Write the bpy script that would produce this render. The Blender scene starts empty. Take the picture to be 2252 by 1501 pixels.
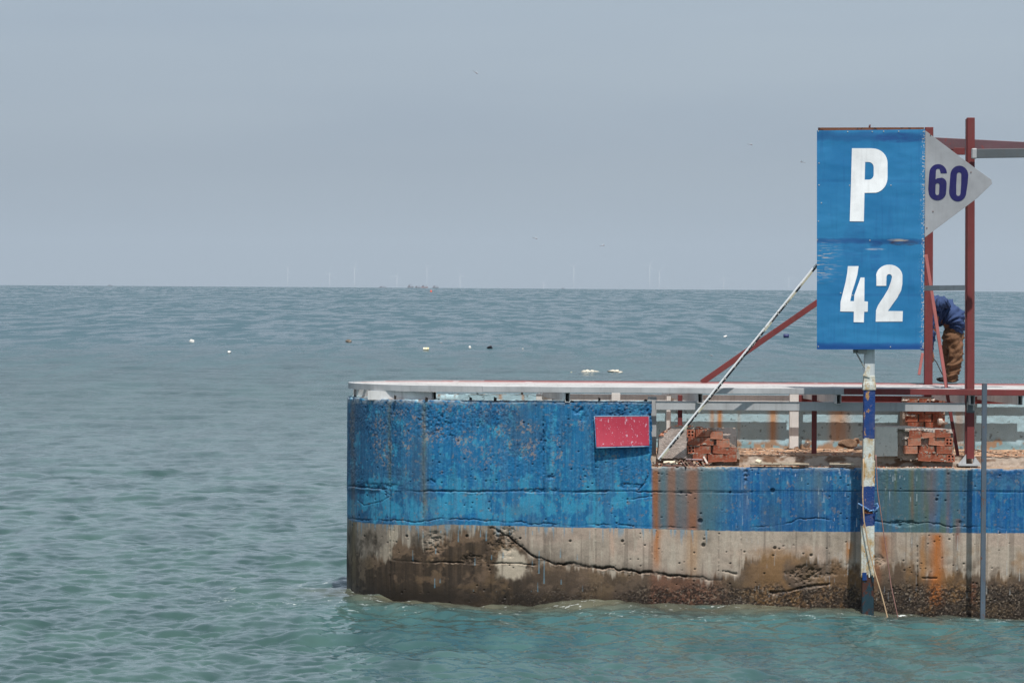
import bpy, bmesh, math, random
import numpy as np
from mathutils import Vector, Matrix

# ------------------------------------------------------------------ camera
S = bpy.context.scene
CH = 3.35                                   # camera height over the sea
LENS = 135.0
FPX = LENS / 36.0 * 2252.0                  # focal length in photo pixels
EYE = 625.4                                 # eye level row at the middle of the photo
PITCH = math.atan((750.5 - EYE) / FPX)
ROLL = math.radians(0.373)
CM = Matrix.Rotation(math.pi / 2 - PITCH, 3, 'X') @ Matrix.Rotation(ROLL, 3, 'Z')
cam = bpy.data.cameras.new('camera')
camo = bpy.data.objects.new('camera', cam)
S.collection.objects.link(camo)
camo.matrix_world = Matrix.Translation((0, 0, CH)) @ CM.to_4x4()
cam.lens = LENS
cam.sensor_width = 36.0
cam.clip_start = 0.5
cam.clip_end = 60000
S.camera = camo
S.render.resolution_x, S.render.resolution_y = 1024, 682

# ------------------------------------------------------------------ light
SUN = Vector((-0.20, 1.0, -2.1)).normalized()
w = bpy.data.worlds.new('World')
S.world = w
w.use_nodes = True
nt = w.node_tree
nt.nodes.clear()
wo = nt.nodes.new('ShaderNodeOutputWorld')
bg = nt.nodes.new('ShaderNodeBackground')
sky = nt.nodes.new('ShaderNodeTexSky')
sky.sky_type = 'NISHITA'
sky.sun_disc = False
sky.sun_elevation = math.asin(-SUN.z)
sky.sun_rotation = math.pi - math.atan2(0.20, 1.0)
sky.air_density = 1.0
sky.dust_density = 5.0
sky.ozone_density = 1.5
thin = nt.nodes.new('ShaderNodeMixRGB')     # thin even overcast veil over the clear sky
thin.inputs[0].default_value = 0.72
thin.inputs[2].default_value = (5.1, 6.2, 7.2, 1)
tc = nt.nodes.new('ShaderNodeTexCoord'); mpn = nt.nodes.new('ShaderNodeMapping'); mpn.inputs['Scale'].default_value = (3, 3, 22)
nz = nt.nodes.new('ShaderNodeTexNoise'); nz.inputs['Scale'].default_value = 1.6; nz.inputs['Detail'].default_value = 3
rp = nt.nodes.new('ShaderNodeValToRGB'); rp.color_ramp.elements[0].position = .35; rp.color_ramp.elements[1].position = .65
rp.color_ramp.elements[0].color = (4.75, 5.85, 7.15, 1); rp.color_ramp.elements[1].color = (5.35, 6.45, 7.6, 1)
nt.links.new(tc.outputs['Generated'], mpn.inputs[0]); nt.links.new(mpn.outputs[0], nz.inputs['Vector']); nt.links.new(nz.outputs[0], rp.inputs[0])
# the veil is brightest low down and thins overhead
sx_ = nt.nodes.new('ShaderNodeSeparateXYZ'); nt.links.new(tc.outputs['Generated'], sx_.inputs[0])
rz_ = nt.nodes.new('ShaderNodeValToRGB'); rz_.color_ramp.elements[0].position = .34; rz_.color_ramp.elements[1].position = .75
rz_.color_ramp.elements[0].color = (1, 1, 1, 1); rz_.color_ramp.elements[1].color = (.36, .44, .54, 1)
nt.links.new(sx_.outputs[2], rz_.inputs[0])
ml_ = nt.nodes.new('ShaderNodeMixRGB'); ml_.blend_type = 'MULTIPLY'; ml_.inputs[0].default_value = 1.0
nt.links.new(rp.outputs[0], ml_.inputs[1]); nt.links.new(rz_.outputs[0], ml_.inputs[2]); nt.links.new(ml_.outputs[0], thin.inputs[2])
nt.links.new(sky.outputs[0], thin.inputs[1])
nt.links.new(thin.outputs[0], bg.inputs[0])
bg.inputs[1].default_value = 0.10
nt.links.new(bg.outputs[0], wo.inputs[0])
sl = bpy.data.lights.new('sun', 'SUN')
sl.energy = 4.9
sl.angle = math.radians(0.6)
sl.color = (1.0, 0.955, 0.89)
so = bpy.data.objects.new('sun', sl)
so.rotation_euler = SUN.to_track_quat('-Z', 'Y').to_euler()
so.location = (5, -10, 30)
S.collection.objects.link(so)
S.view_settings.view_transform = 'Standard'
S.view_settings.look = 'None'
S.view_settings.exposure = 0.0
S.view_settings.gamma = 1.0
S.cycles.max_bounces = 5
S.cycles.volume_bounces = 0
S.cycles.use_denoising = True
S.cycles.sample_clamp_direct = 6.0
S.cycles.sample_clamp_indirect = 4.0

# ------------------------------------------------------------------ helpers
def P(sx, sy, Y):
    """world point on the plane y = Y seen at photo pixel (sx, sy)"""
    d = CM @ Vector(((sx - 1126) / FPX, -(sy - 750.5) / FPX, -1.0))
    t = Y / d.y
    return Vector((0, 0, CH)) + d * t
def PX(sx, Y): return (sx - 1126) * Y / FPX
def proj(X, Y, Z):
    """world arrays -> photo pixels"""
    R = np.array(CM.transposed())
    d = np.stack([X, Y, Z - CH], 0)
    c = np.tensordot(R, d, axes=(1, 0))
    return 1126 + FPX * c[0] / -c[2], 750.5 - FPX * c[1] / -c[2]
def lin(r, g, b, k=1.0):
    f = lambda c: ((c / 255) / 12.92 if c / 255 <= 0.04045 else ((c / 255 + 0.055) / 1.055) ** 2.4) * k
    return (f(r), f(g), f(b), 1.0)
K = 0.86                                    # picture value -> surface colour
def alb(r, g, b): return np.array(lin(r, g, b, K)[:3])

def h2(ix, iy, seed):
    n = (ix.astype(np.int64) * 374761393 + iy.astype(np.int64) * 668265263 + seed * 1442695041) & 0xffffffff
    n = ((n ^ (n >> 13)) * 1274126177) & 0xffffffff
    n = ((n ^ (n >> 16)) * 2246822519) & 0xffffffff
    return ((n ^ (n >> 15)) & 0xffffff) / float(0xffffff)
def vn(x, y, seed=0):
    ix = np.floor(x); iy = np.floor(y)
    fx = x - ix; fy = y - iy
    fx = fx * fx * (3 - 2 * fx); fy = fy * fy * (3 - 2 * fy)
    a = h2(ix, iy, seed); b = h2(ix + 1, iy, seed); c = h2(ix, iy + 1, seed); d = h2(ix + 1, iy + 1, seed)
    return (a * (1 - fx) + b * fx) * (1 - fy) + (c * (1 - fx) + d * fx) * fy
def fbm(x, y, seed=0, o=4, g=0.5):
    r = 0; a = 1; t = 0
    for i in range(o):
        r = r + a * vn(x * 2 ** i + 17.3 * i, y * 2 ** i + 5.1 * i, seed + i); t += a; a *= g
    return r / t
def sst(a, b, x):
    t = np.clip((x - a) / (b - a), 0, 1)
    return t * t * (3 - 2 * t)

def newmesh(name, V, F, mat, parent=None, smooth=False):
    me = bpy.data.meshes.new(name)
    me.from_pydata([tuple(v) for v in V], [], F)
    me.update()
    if smooth:
        me.polygons.foreach_set('use_smooth', [True] * len(me.polygons))
    return linkmesh(name, me, mat, parent)
def linkmesh(name, me, mat, parent=None):
    o = bpy.data.objects.new(name, me)
    S.collection.objects.link(o)
    if mat: me.materials.append(mat)
    if parent: setparent(o, parent)
    return o
def setparent(o, p):
    o.parent = p
    o.matrix_parent_inverse = Matrix.Translation(-Vector(p.location)) if p.type == 'EMPTY' else Matrix()
def gridmesh(name, V, n, m, mat, parent=None, keep=None, attrs=None, smooth=True):
    """V: (n*m,3) array in row-major order"""
    idx = np.arange(n * m).reshape(n, m)
    q = np.stack([idx[:-1, :-1], idx[:-1, 1:], idx[1:, 1:], idx[1:, :-1]], -1).reshape(-1, 4)
    if keep is not None: q = q[keep.reshape(-1)]
    return facemesh(name, V, q, mat, parent, attrs, smooth)
def facemesh(name, V, q, mat, parent=None, attrs=None, smooth=True):
    me = bpy.data.meshes.new(name)
    me.vertices.add(len(V)); me.vertices.foreach_set('co', np.asarray(V, np.float32).ravel())
    me.loops.add(len(q) * 4); me.loops.foreach_set('vertex_index', q.astype(np.int32).ravel())
    me.polygons.add(len(q)); me.polygons.foreach_set('loop_start', np.arange(0, len(q) * 4, 4, dtype=np.int32))
    me.polygons.foreach_set('use_smooth', np.full(len(q), smooth))
    me.update(calc_edges=True)
    for k, v in (attrs or {}).items():
        if v.ndim == 2:
            a = me.attributes.new(k, 'FLOAT_COLOR', 'POINT')
            c = np.ones((len(v), 4), np.float32); c[:, :3] = v
            a.data.foreach_set('color', c.ravel())
        else:
            a = me.attributes.new(k, 'FLOAT', 'POINT')
            a.data.foreach_set('value', v.astype(np.float32))
    return linkmesh(name, me, mat, parent)
def tag(o, label=None, cat=None, group=None, kind=None):
    if label: o['label'] = label
    if cat: o['category'] = cat
    if group: o['group'] = group
    if kind: o['kind'] = kind
    return o
def thing(name, loc, label, cat, group=None):
    o = bpy.data.objects.new(name, None)
    o.empty_display_size = 0.2
    o.location = loc
    S.collection.objects.link(o)
    return tag(o, label, cat, group)

class MB:
    def __init__(s): s.bm = bmesh.new()
    def bar(s, p0, p1, w, h, roll=0.0, up=(0, 0, 1), taper=1.0):
        p0 = Vector(p0); p1 = Vector(p1); d = (p1 - p0).normalized()
        u = Vector(up)
        if abs(d.dot(u)) > 0.99: u = Vector((0, 1, 0))
        x = d.cross(u).normalized(); y = x.cross(d).normalized()
        if roll:
            q = Matrix.Rotation(roll, 3, d); x = q @ x; y = q @ y
        vs = []
        for p, k in ((p0, 1), (p1, taper)):
            for a, b in ((-1, -1), (1, -1), (1, 1), (-1, 1)):
                vs.append(s.bm.verts.new(p + x * a * w / 2 * k + y * b * h / 2 * k))
        for f in ((0, 1, 2, 3), (7, 6, 5, 4), (0, 4, 5, 1), (1, 5, 6, 2), (2, 6, 7, 3), (3, 7, 4, 0)):
            s.bm.faces.new([vs[i] for i in f])
        return s
    def hollow(s, p0, p1, w, h, t=0.004, up=(0, 0, 1)):
        """rectangular tube, open at both ends"""
        p0 = Vector(p0); p1 = Vector(p1); d = (p1 - p0).normalized()
        x = d.cross(Vector(up)).normalized(); y = x.cross(d).normalized()
        R = []
        for p in (p0, p1):
            for k in (0, t):
                R.append([s.bm.verts.new(p + x * a * (w / 2 - k) + y * b * (h / 2 - k)) for a, b in ((-1, -1), (1, -1), (1, 1), (-1, 1))])
        for i in range(4):
            j = (i + 1) % 4
            s.bm.faces.new((R[0][i], R[0][j], R[2][j], R[2][i])); s.bm.faces.new((R[1][j], R[1][i], R[3][i], R[3][j]))
            s.bm.faces.new((R[0][j], R[0][i], R[1][i], R[1][j])); s.bm.faces.new((R[2][i], R[2][j], R[3][j], R[3][i]))
        return s
    def box(s, x0, x1, y0, y1, z0, z1):
        v = [s.bm.verts.new((x, y, z)) for z in (z0, z1) for y in (y0, y1) for x in (x0, x1)]
        for f in ((0, 2, 3, 1), (4, 5, 7, 6), (0, 1, 5, 4), (1, 3, 7, 5), (3, 2, 6, 7), (2, 0, 4, 6)):
            s.bm.faces.new([v[i] for i in f])
        return s
    def tube(s, pts, rads, seg=10, cap=True, flat=1.0):
        """swept round section; flat squashes it along its second axis"""
        pts = [Vector(p) for p in pts]
        if not isinstance(rads, (list, tuple)): rads = [rads] * len(pts)
        prev = None; rings = []
        for i, p in enumerate(pts):
            d = (pts[min(i + 1, len(pts) - 1)] - pts[max(i - 1, 0)]).normalized()
            if prev is None:
                u = Vector((0, 1, 0)) if abs(d.y) < 0.9 else Vector((1, 0, 0))
                x = d.cross(u).normalized()
            else:
                x = (prev - d * prev.dot(d)).normalized()
            prev = x; y = d.cross(x)
            r = rads[i]; r = r if isinstance(r, (tuple, list)) else (r, r * flat)
            rings.append([s.bm.verts.new(p + x * math.cos(a) * r[0] + y * math.sin(a) * r[1]) for a in [2 * math.pi * k / seg for k in range(seg)]])
        for a, b in zip(rings, rings[1:]):
            for k in range(seg):
                s.bm.faces.new((a[k], a[(k + 1) % seg], b[(k + 1) % seg], b[k])).smooth = True
        if cap:
            s.bm.faces.new(rings[0][::-1]); s.bm.faces.new(rings[-1])
        return s
    def prism(s, pts, d):
        """polygon pts (3-D) pushed along vector d"""
        a = [s.bm.verts.new(p) for p in pts]; b = [s.bm.verts.new(Vector(p) + Vector(d)) for p in pts]
        n = len(a)
        s.bm.faces.new(a[::-1]); s.bm.faces.new(b)
        for i in range(n): s.bm.faces.new((a[i], a[(i + 1) % n], b[(i + 1) % n], b[i]))
        return s
    def rock(s, c, r, seed=0, sub=2, rough=0.35, flat=False):
        rnd = random.Random(seed)
        m = bmesh.new(); bmesh.ops.create_icosphere(m, subdivisions=sub, radius=1)
        cuts = [(Vector((rnd.gauss(0, 1), rnd.gauss(0, 1), rnd.gauss(0, 1))).normalized(), rnd.uniform(0.45, 0.8)) for _ in range(9)]
        mp = {}
        for v in m.verts:
            p = v.co.copy()
            for n, k in cuts:
                e = p.dot(n) - k
                if e > 0: p -= n * e * 0.95
            p *= 1 + rough * 0.25 * rnd.uniform(-1, 1)
            mp[v.index] = s.bm.verts.new((c[0] + p.x * r[0], c[1] + p.y * r[1], c[2] + p.z * r[2]))
        for f in m.faces: s.bm.faces.new([mp[v.index] for v in f.verts]).smooth = not flat
        m.free()
        return s
    def build(s, name, mat, parent=None, bevel=0.0, smooth=False, recalc=True):
        if recalc: bmesh.ops.recalc_face_normals(s.bm, faces=s.bm.faces)
        if bevel:
            bmesh.ops.bevel(s.bm, geom=[e for e in s.bm.edges], offset=bevel, segments=1, affect='EDGES', clamp_overlap=True)
        me = bpy.data.meshes.new(name)
        s.bm.to_mesh(me); s.bm.free()
        if smooth: me.polygons.foreach_set('use_smooth', [True] * len(me.polygons))
        return linkmesh(name, me, mat, parent)

# ------------------------------------------------------------------ materials
class N:
    """tiny node builder"""
    def __init__(s, name):
        s.m = bpy.data.materials.new(name); s.m.use_nodes = True
        s.t = s.m.node_tree; s.t.nodes.clear()
        s.out = s.t.nodes.new('ShaderNodeOutputMaterial')
        s.b = s.t.nodes.new('ShaderNodeBsdfPrincipled')
        s.t.links.new(s.b.outputs[0], s.out.inputs[0])
        s.co = None
    def n(s, typ, **k):
        x = s.t.nodes.new(typ)
        for a, v in k.items(): setattr(x, a, v)
        return x
    def l(s, a, b): s.t.links.new(a, b)
    def coord(s, scale=(1, 1, 1), rot=(0, 0, 0)):
        if s.co is None: s.co = s.n('ShaderNodeTexCoord')
        mp = s.n('ShaderNodeMapping'); mp.inputs['Scale'].default_value = scale; mp.inputs['Rotation'].default_value = rot
        s.l(s.co.outputs['Object'], mp.inputs[0]); return mp.outputs[0]
    def noise(s, scale, detail=4, rough=0.55, vec=None, dist=0.0):
        x = s.n('ShaderNodeTexNoise'); x.inputs['Scale'].default_value = scale
        x.inputs['Detail'].default_value = detail; x.inputs['Roughness'].default_value = rough
        x.inputs['Distortion'].default_value = dist
        s.l(vec if vec else s.coord(), x.inputs['Vector']); return x.outputs[0]
    def ramp(s, fac, stops, interp='LINEAR'):
        x = s.n('ShaderNodeValToRGB'); x.color_ramp.interpolation = interp
        e = x.color_ramp.elements
        e[0].position, e[0].color = stops[0][0], stops[0][1]
        e[1].position, e[1].color = stops[-1][0], stops[-1][1]
        for p, c in stops[1:-1]:
            q = e.new(p); q.color = c
        s.l(fac, x.inputs[0]); return x.outputs[0]
    def f(s, fac, a, b):
        """map noise a..b to 0..1"""
        return s.ramp(fac, [(a, (0, 0, 0, 1)), (b, (1, 1, 1, 1))])
    def mix(s, fac, a, b, mode='MIX'):
        x = s.n('ShaderNodeMixRGB', blend_type=mode)
        for i, v in enumerate((fac, a, b)):
            if isinstance(v, (int, float)): x.inputs[i].default_value = v if i == 0 else (v, v, v, 1)
            elif isinstance(v, tuple): x.inputs[i].default_value = v
            else: s.l(v, x.inputs[i])
        return x.outputs[0]
    def math(s, op, a, b=0.0):
        x = s.n('ShaderNodeMath', operation=op)
        for i, v in enumerate((a, b)):
            if isinstance(v, (int, float)): x.inputs[i].default_value = v
            else: s.l(v, x.inputs[i])
        return x.outputs[0]
    def attr(s, name, fac=False):
        x = s.n('ShaderNodeAttribute', attribute_name=name)
        return x.outputs['Fac' if fac else 'Color']
    def bump(s, h, strength=0.5, dist=0.01, normal=None):
        x = s.n('ShaderNodeBump'); x.inputs['Strength'].default_value = strength; x.inputs['Distance'].default_value = dist
        s.l(h, x.inputs['Height'])
        if normal: s.l(normal, x.inputs['Normal'])
        s.l(x.outputs[0], s.b.inputs['Normal']); return x.outputs[0]
    def set(s, k, v):
        if isinstance(v, (int, float, tuple)): s.b.inputs[k].default_value = v
        else: s.l(v, s.b.inputs[k])
        return s

def paint_mat(name, col, chip=None, amount=0.62, rough=0.5, scale=14, dirt=(0.10, 0.08, 0.06, 1), streak=0.35, metal=0.0):
    """painted or plain metal, faded unevenly, with dirt runs and small chips"""
    m = N(name)
    a = m.noise(3.0, 5, 0.6)
    c = m.mix(m.f(a, 0.3, 0.7), tuple(x * 0.80 for x in col[:3]) + (1,), tuple(min(1, x * 1.14) for x in col[:3]) + (1,))
    st = m.noise(1.0, 4, 0.6, m.coord((30, 30, 2.5)))
    c = m.mix(m.math('MULTIPLY', m.f(st, 0.52, 0.75), streak), c, dirt)
    if chip:
        ch = m.noise(scale, 6, 0.7, m.coord((1, 1, 0.6)))
        c = m.mix(m.f(ch, amount, amount + 0.025), c, chip)
    m.set('Base Color', c).set('Roughness', m.ramp(m.noise(20, 3), [(0.3, (rough - .1,) * 3 + (1,)), (0.7, (rough + .15,) * 3 + (1,))])).set('Metallic', metal)
    m.bump(m.noise(60, 4), 0.25, 0.002)
    return m.m

M = {}
M['red'] = paint_mat('red_primer', lin(112, 46, 46), lin(150, 120, 110), 0.70, 0.6, 16)
M['pink'] = paint_mat('sunlit_red_primer', lin(165, 95, 92), lin(120, 55, 50), 0.68, 0.6, 20)  # lighter red: sunlight on the brace put into the colour
M['grey'] = paint_mat('grey_steel', lin(168, 170, 172), lin(200, 195, 188), 0.68, 0.45, 10, streak=0.22)
M['white'] = paint_mat('pale_steel', lin(215, 214, 212), lin(150, 140, 132), 0.70, 0.55, 12)

# ------------------------------------------------------------------ pier: key levels (metres above the sea)
YF, YB = 40.0, 42.35                        # front and rear faces of the pier
RP = (YB - YF) / 2; YC = (YF + YB) / 2
XC = PX(765, YC) + RP                       # centre of the round pier head
ZT = P(1434, 882, 40).z                     # parapet top
ZL = P(1700, 1026, 40).z                    # top of the low part
ZFL = P(1650, 1000, 40.35).z                # floor slab
XE = PX(1434, YF)                           # broken end of the parapet
XR = 8.2

def pick(c, m): return c * (1 - m[..., None])
def blend(c, col, m): return c * (1 - m[..., None]) + np.asarray(col) * m[..., None]
def poly(sx, pts):
    pts = np.array(pts, float)
    return np.interp(sx, pts[:, 0], pts[:, 1])

PAINT_EDGE = [(700, 1132), (763, 1137), (775, 1146), (820, 1151), (868, 1153), (937, 1156), (980, 1152.5), (1060, 1154.6), (1140, 1156),
              (1240, 1159), (1427, 1162), (1546, 1165), (1613, 1167), (1740, 1168), (1900, 1169), (2160, 1171.5), (2600, 1174)]
# cracks: points, half width in px, depth in m, jaggedness px
CRACKS = [
    ([(763, 1068), (857, 1075), (926, 1080), (1076, 1080), (1240, 1081.5), (1341, 1080), (1427, 1080), (1522, 1082.6)], 1.8, 0.015, 3.5),
    ([(1522, 1082), (1740, 1084), (1890, 1079.5), (1993, 1079.5), (2160, 1081), (2400, 1083)], 1.0, 0.006, 1.5),
    ([(763, 1139), (857, 1144), (926, 1148), (980, 1138), (1078, 1146), (1240, 1154), (1427, 1155), (1533, 1162)], 1.5, 0.009, 5.0),
    ([(1640, 1160), (1700, 1155), (1764, 1141), (1888, 1141), (1964, 1149.5), (2031, 1147), (2090, 1158), (2160, 1158), (2400, 1166)], 1.5, 0.011, 5.0),
    ([(1075, 1157), (1100, 1166), (1113, 1178), (1150, 1206), (1180, 1228), (1240, 1240), (1373, 1253), (1440, 1261), (1506, 1267), (1562, 1273)], 2.0, 0.032, 6.5),
    ([(857, 1230), (926, 1235), (993, 1237), (1052, 1238), (1140, 1239), (1180, 1241)], 1.8, 0.020, 3.0),
    ([(1690, 1303), (1730, 1298), (1767, 1290), (1800, 1287), (1826, 1284)], 2.6, 0.030, 5.0),
    ([(1424, 1048), (1418, 1062), (1405, 1076)], 1.5, 0.016, 3.0),
    ([(2030, 1270), (2060, 1271)], 1.8, 0.018, 2.0),
    ([(1596, 1256), (1620, 1262)], 2.2, 0.02, 3.0),
    ([(1240, 1090), (1290, 1098), (1350, 1103), (1400, 1095), (1430, 1091)], 1.0, 0.008, 3.0),
    ([(840, 1075), (860, 1090), (835, 1103), (800, 1110), (786, 1098)], 0.9, 0.006, 3.0),
]
SPALLS = [(958, 1192, 30, 34, 1), (1112, 1190, 42, 34, 1.0), (1040, 1228, 30, 12, 1), (1778, 1264, 56, 24, 1.3), (1930, 1232, 18, 14, .8),
          (948, 1060, 12, 8, .9), (1210, 1049, 14, 7, .8), (1268, 902, 18, 10, 1.1), (1360, 910, 26, 8, .9), (1284, 920, 12, 10, .8),
          (1640, 1045, 7, 22, 1.1), (1196, 950, 4, 60, .7), (1990, 1150, 40, 8, .8), (1428, 900, 8, 24, 1.0), (960, 932, 60, 40, .5),
          (1850, 1250, 60, 20, .5), (2110, 1150, 14, 8, .9), (830, 1068, 60, 8, .8), (1385, 1068, 30, 8, .8), (1180, 1078, 60, 5, .7)]
VJOINTS = [(824, 880, 1305, .5), (857, 880, 1305, .9), (930, 900, 1305, .8), (978, 1160, 1300, .6), (1079, 880, 1315, 1), (1195, 890, 1080, 1.3), (1310, 900, 1330, .8),
           (1434, 1163, 1250, 1), (1580, 1175, 1280, .8), (1607, 1170, 1250, .5), (1630, 1165, 1245, .8), (1824, 1170, 1280, .6), (2018, 1185, 1330, 1.6), (2121, 1030, 1150, .9)]

def crack_field(sx, sy):
    g = np.zeros_like(sx); lip = np.zeros_like(sx)
    for k, (pts, wd, dp, jag) in enumerate(CRACKS):
        x = np.array([p[0] for p in pts], float)
        if len(set(np.sign(np.diff(x)))) == 1:           # a left-to-right or right-to-left line
            if x[0] > x[-1]: pts = pts[::-1]; x = x[::-1]
            if x[-1] - x[0] > 40:
                cy = poly(sx, pts) + jag * (fbm(sx / 22, sx * 0 + k, 50 + k, 4, .65) - .5) * 2
                ww = wd * (0.35 + 1.3 * fbm(sx / 14, sx * 0 + 3.3 * k, 80 + k, 3))
                inx = sst(x[0] - 4, x[0] + 8, sx) * (1 - sst(x[-1] - 8, x[-1] + 4, sx))
                e = (sy - cy)
                m = np.exp(-(e / ww) ** 2) * inx
                wk = .18 + .95 * sst(.38, .62, fbm(sx / 46, sx * 0 + 9.1 * k, 120 + k, 3)) if dp < .03 else .35 + .8 * sst(.36, .58, fbm(sx / 20, sx * 0 + 9.1 * k, 120 + k, 3))
                m = m * wk * (.45 + 1.0 * fbm(sx / 5, sy / 5, 160 + k, 2))
                g = np.maximum(g, m * dp)
                lip = np.maximum(lip, np.exp(-((e - ww * 1.6) / (ww * .9)) ** 2) * inx * (dp > .012) * wk * sst(.35, .6, fbm(sx / 9, sy / 9, 140 + k, 2)))
                continue
        jx = sx + jag * (vn(sx / 6, sy / 6, 7 + k) - .5); jy = sy + jag * (vn(sx / 6, sy / 6, 9 + k) - .5)
        dmin = np.full_like(sx, 1e9)
        for a, b in zip(pts, pts[1:]):
            ax, ay = a; bx, by = b; L = (bx - ax) ** 2 + (by - ay) ** 2
            t = np.clip(((jx - ax) * (bx - ax) + (jy - ay) * (by - ay)) / L, 0, 1)
            dmin = np.minimum(dmin, np.hypot(jx - ax - t * (bx - ax), jy - ay - t * (by - ay)))
        g = np.maximum(g, np.exp(-(dmin / wd) ** 2) * dp)
    return g, lip
def spall_field(sx, sy):
    s = np.zeros_like(sx)
    for (cx, cy, rx, ry, k) in SPALLS:
        d = np.hypot((sx - cx) / rx, (sy - cy) / ry) + 0.9 * (fbm(sx / 12, sy / 12, 21, 3) - .5)
        s = np.maximum(s, k * (1 - sst(.45, 1.05, d)))
    return s
def pits(u, z, cell, prob, seed, rmin=.25, rmax=.45):
    x = u / cell; y = z / cell
    ix = np.floor(x); iy = np.floor(y)
    out = np.zeros_like(u)
    for dx in (-1, 0, 1):
        for dy in (-1, 0, 1):
            cx = ix + dx; cy = iy + dy
            on = h2(cx, cy, seed) < prob
            px_ = cx + .2 + .6 * h2(cx, cy, seed + 1); py_ = cy + .2 + .6 * h2(cx, cy, seed + 2)
            r = rmin + (rmax - rmin) * h2(cx, cy, seed + 3)
            d = np.hypot(x - px_, (y - py_) * 1.15) / r
            out = np.maximum(out, np.where(on, 1 - sst(.55, 1.1, d), 0))
    return out

def wall_relief(u, z, sx, sy):
    g, lip = crack_field(sx, sy)
    sp = spall_field(sx, sy)
    rough = fbm(u * 28, z * 28, 3, 3, .6) - .5
    mid = fbm(u * 5, z * 5, 5, 3) - .5
    up0 = (1 - sst(1040, 1090, sy)) * sst(.28, .55, fbm(u * 2.5, z * 2.5, 13, 3))
    d = 0.003 * rough + 0.006 * mid + up0 * 0.007 * (fbm(u * 60, z * 66, 14, 3, .6) - .5)
    d += sp * (0.006 + 0.05 * np.clip(fbm(u * 34, z * 40, 11, 3, .6) - .42, 0, 1))
    up = 1 - sst(905, 965, sy)
    dens = fbm(u * 2.2, z * 2.2, 31, 2)
    pm = pits(u, z, .037, .06, 41, .12, .38) * sst(.42, .6, dens + .25 * up) + pits(u, z, .11, .06, 61, .05, .13) * .9
    pm = np.maximum(pm, pits(u, z, .022, .33, 44, .2, .5) * up * .5 * sst(.35, .6, fbm(u * 3, z * 5, 90, 2)))
    for hx, hy, r in ((894, 1178, 3), (1027, 1178, 3.5), (1144, 1183, 3), (1254, 1189, 3), (1369, 1189, 3.6), (1547, 1198, 5), (1704, 1204, 4), (1699, 1078, 5.5), (1606, 1082, 2.5), (1540, 1145, 6), (1784, 1220, 3.5), (1704, 1203, 3), (2060, 1098, 3), (801, 1178, 2)):
        pm = np.maximum(pm, 1.9 * (1 - sst(.6, 1.1, np.hypot(sx - hx, sy - hy) / r)))
    d += pm * 0.011
    d += g
    d -= lip * 0.006
    vj = np.zeros_like(u)
    for k, (x, y0, y1, a) in enumerate(VJOINTS):
        m = np.exp(-((sx - x - 1.5 * (fbm(sy / 30, sy * 0, k, 2) - .5)) / 1.3) ** 2) * sst(y0 - 5, y0 + 10, sy) * (1 - sst(y1 - 10, y1 + 5, sy))
        vj = np.maximum(vj, m * a * sst(.3, .55, fbm(sy / 7, sx / 40, 100 + k, 2)))
    d += vj * .008
    # upper lift oversails the lower one a little, board offsets
    d += np.where(sy > 1078, 0.004, 0.0) + 0.003 * (h2(np.floor((sx - 60) / 115.), np.floor(sy * 0), 5) - .5)
    # barnacle zone
    b = sst(.50, .62, fbm(u * 4, z * 3, 71, 3) + 0.55 * sst(1262, 1345, sy - 18 * (sx < 1400))) * sst(1150, 1500, sx * .5 + 700)
    b = b * sst(1268, 1300, sy)
    d -= b * (0.010 * fbm(u * 75, z * 75, 73, 2, .7) - .003)
    return d, dict(g=g, lip=lip, sp=sp, pm=pm, vj=vj, b=b)

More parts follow.
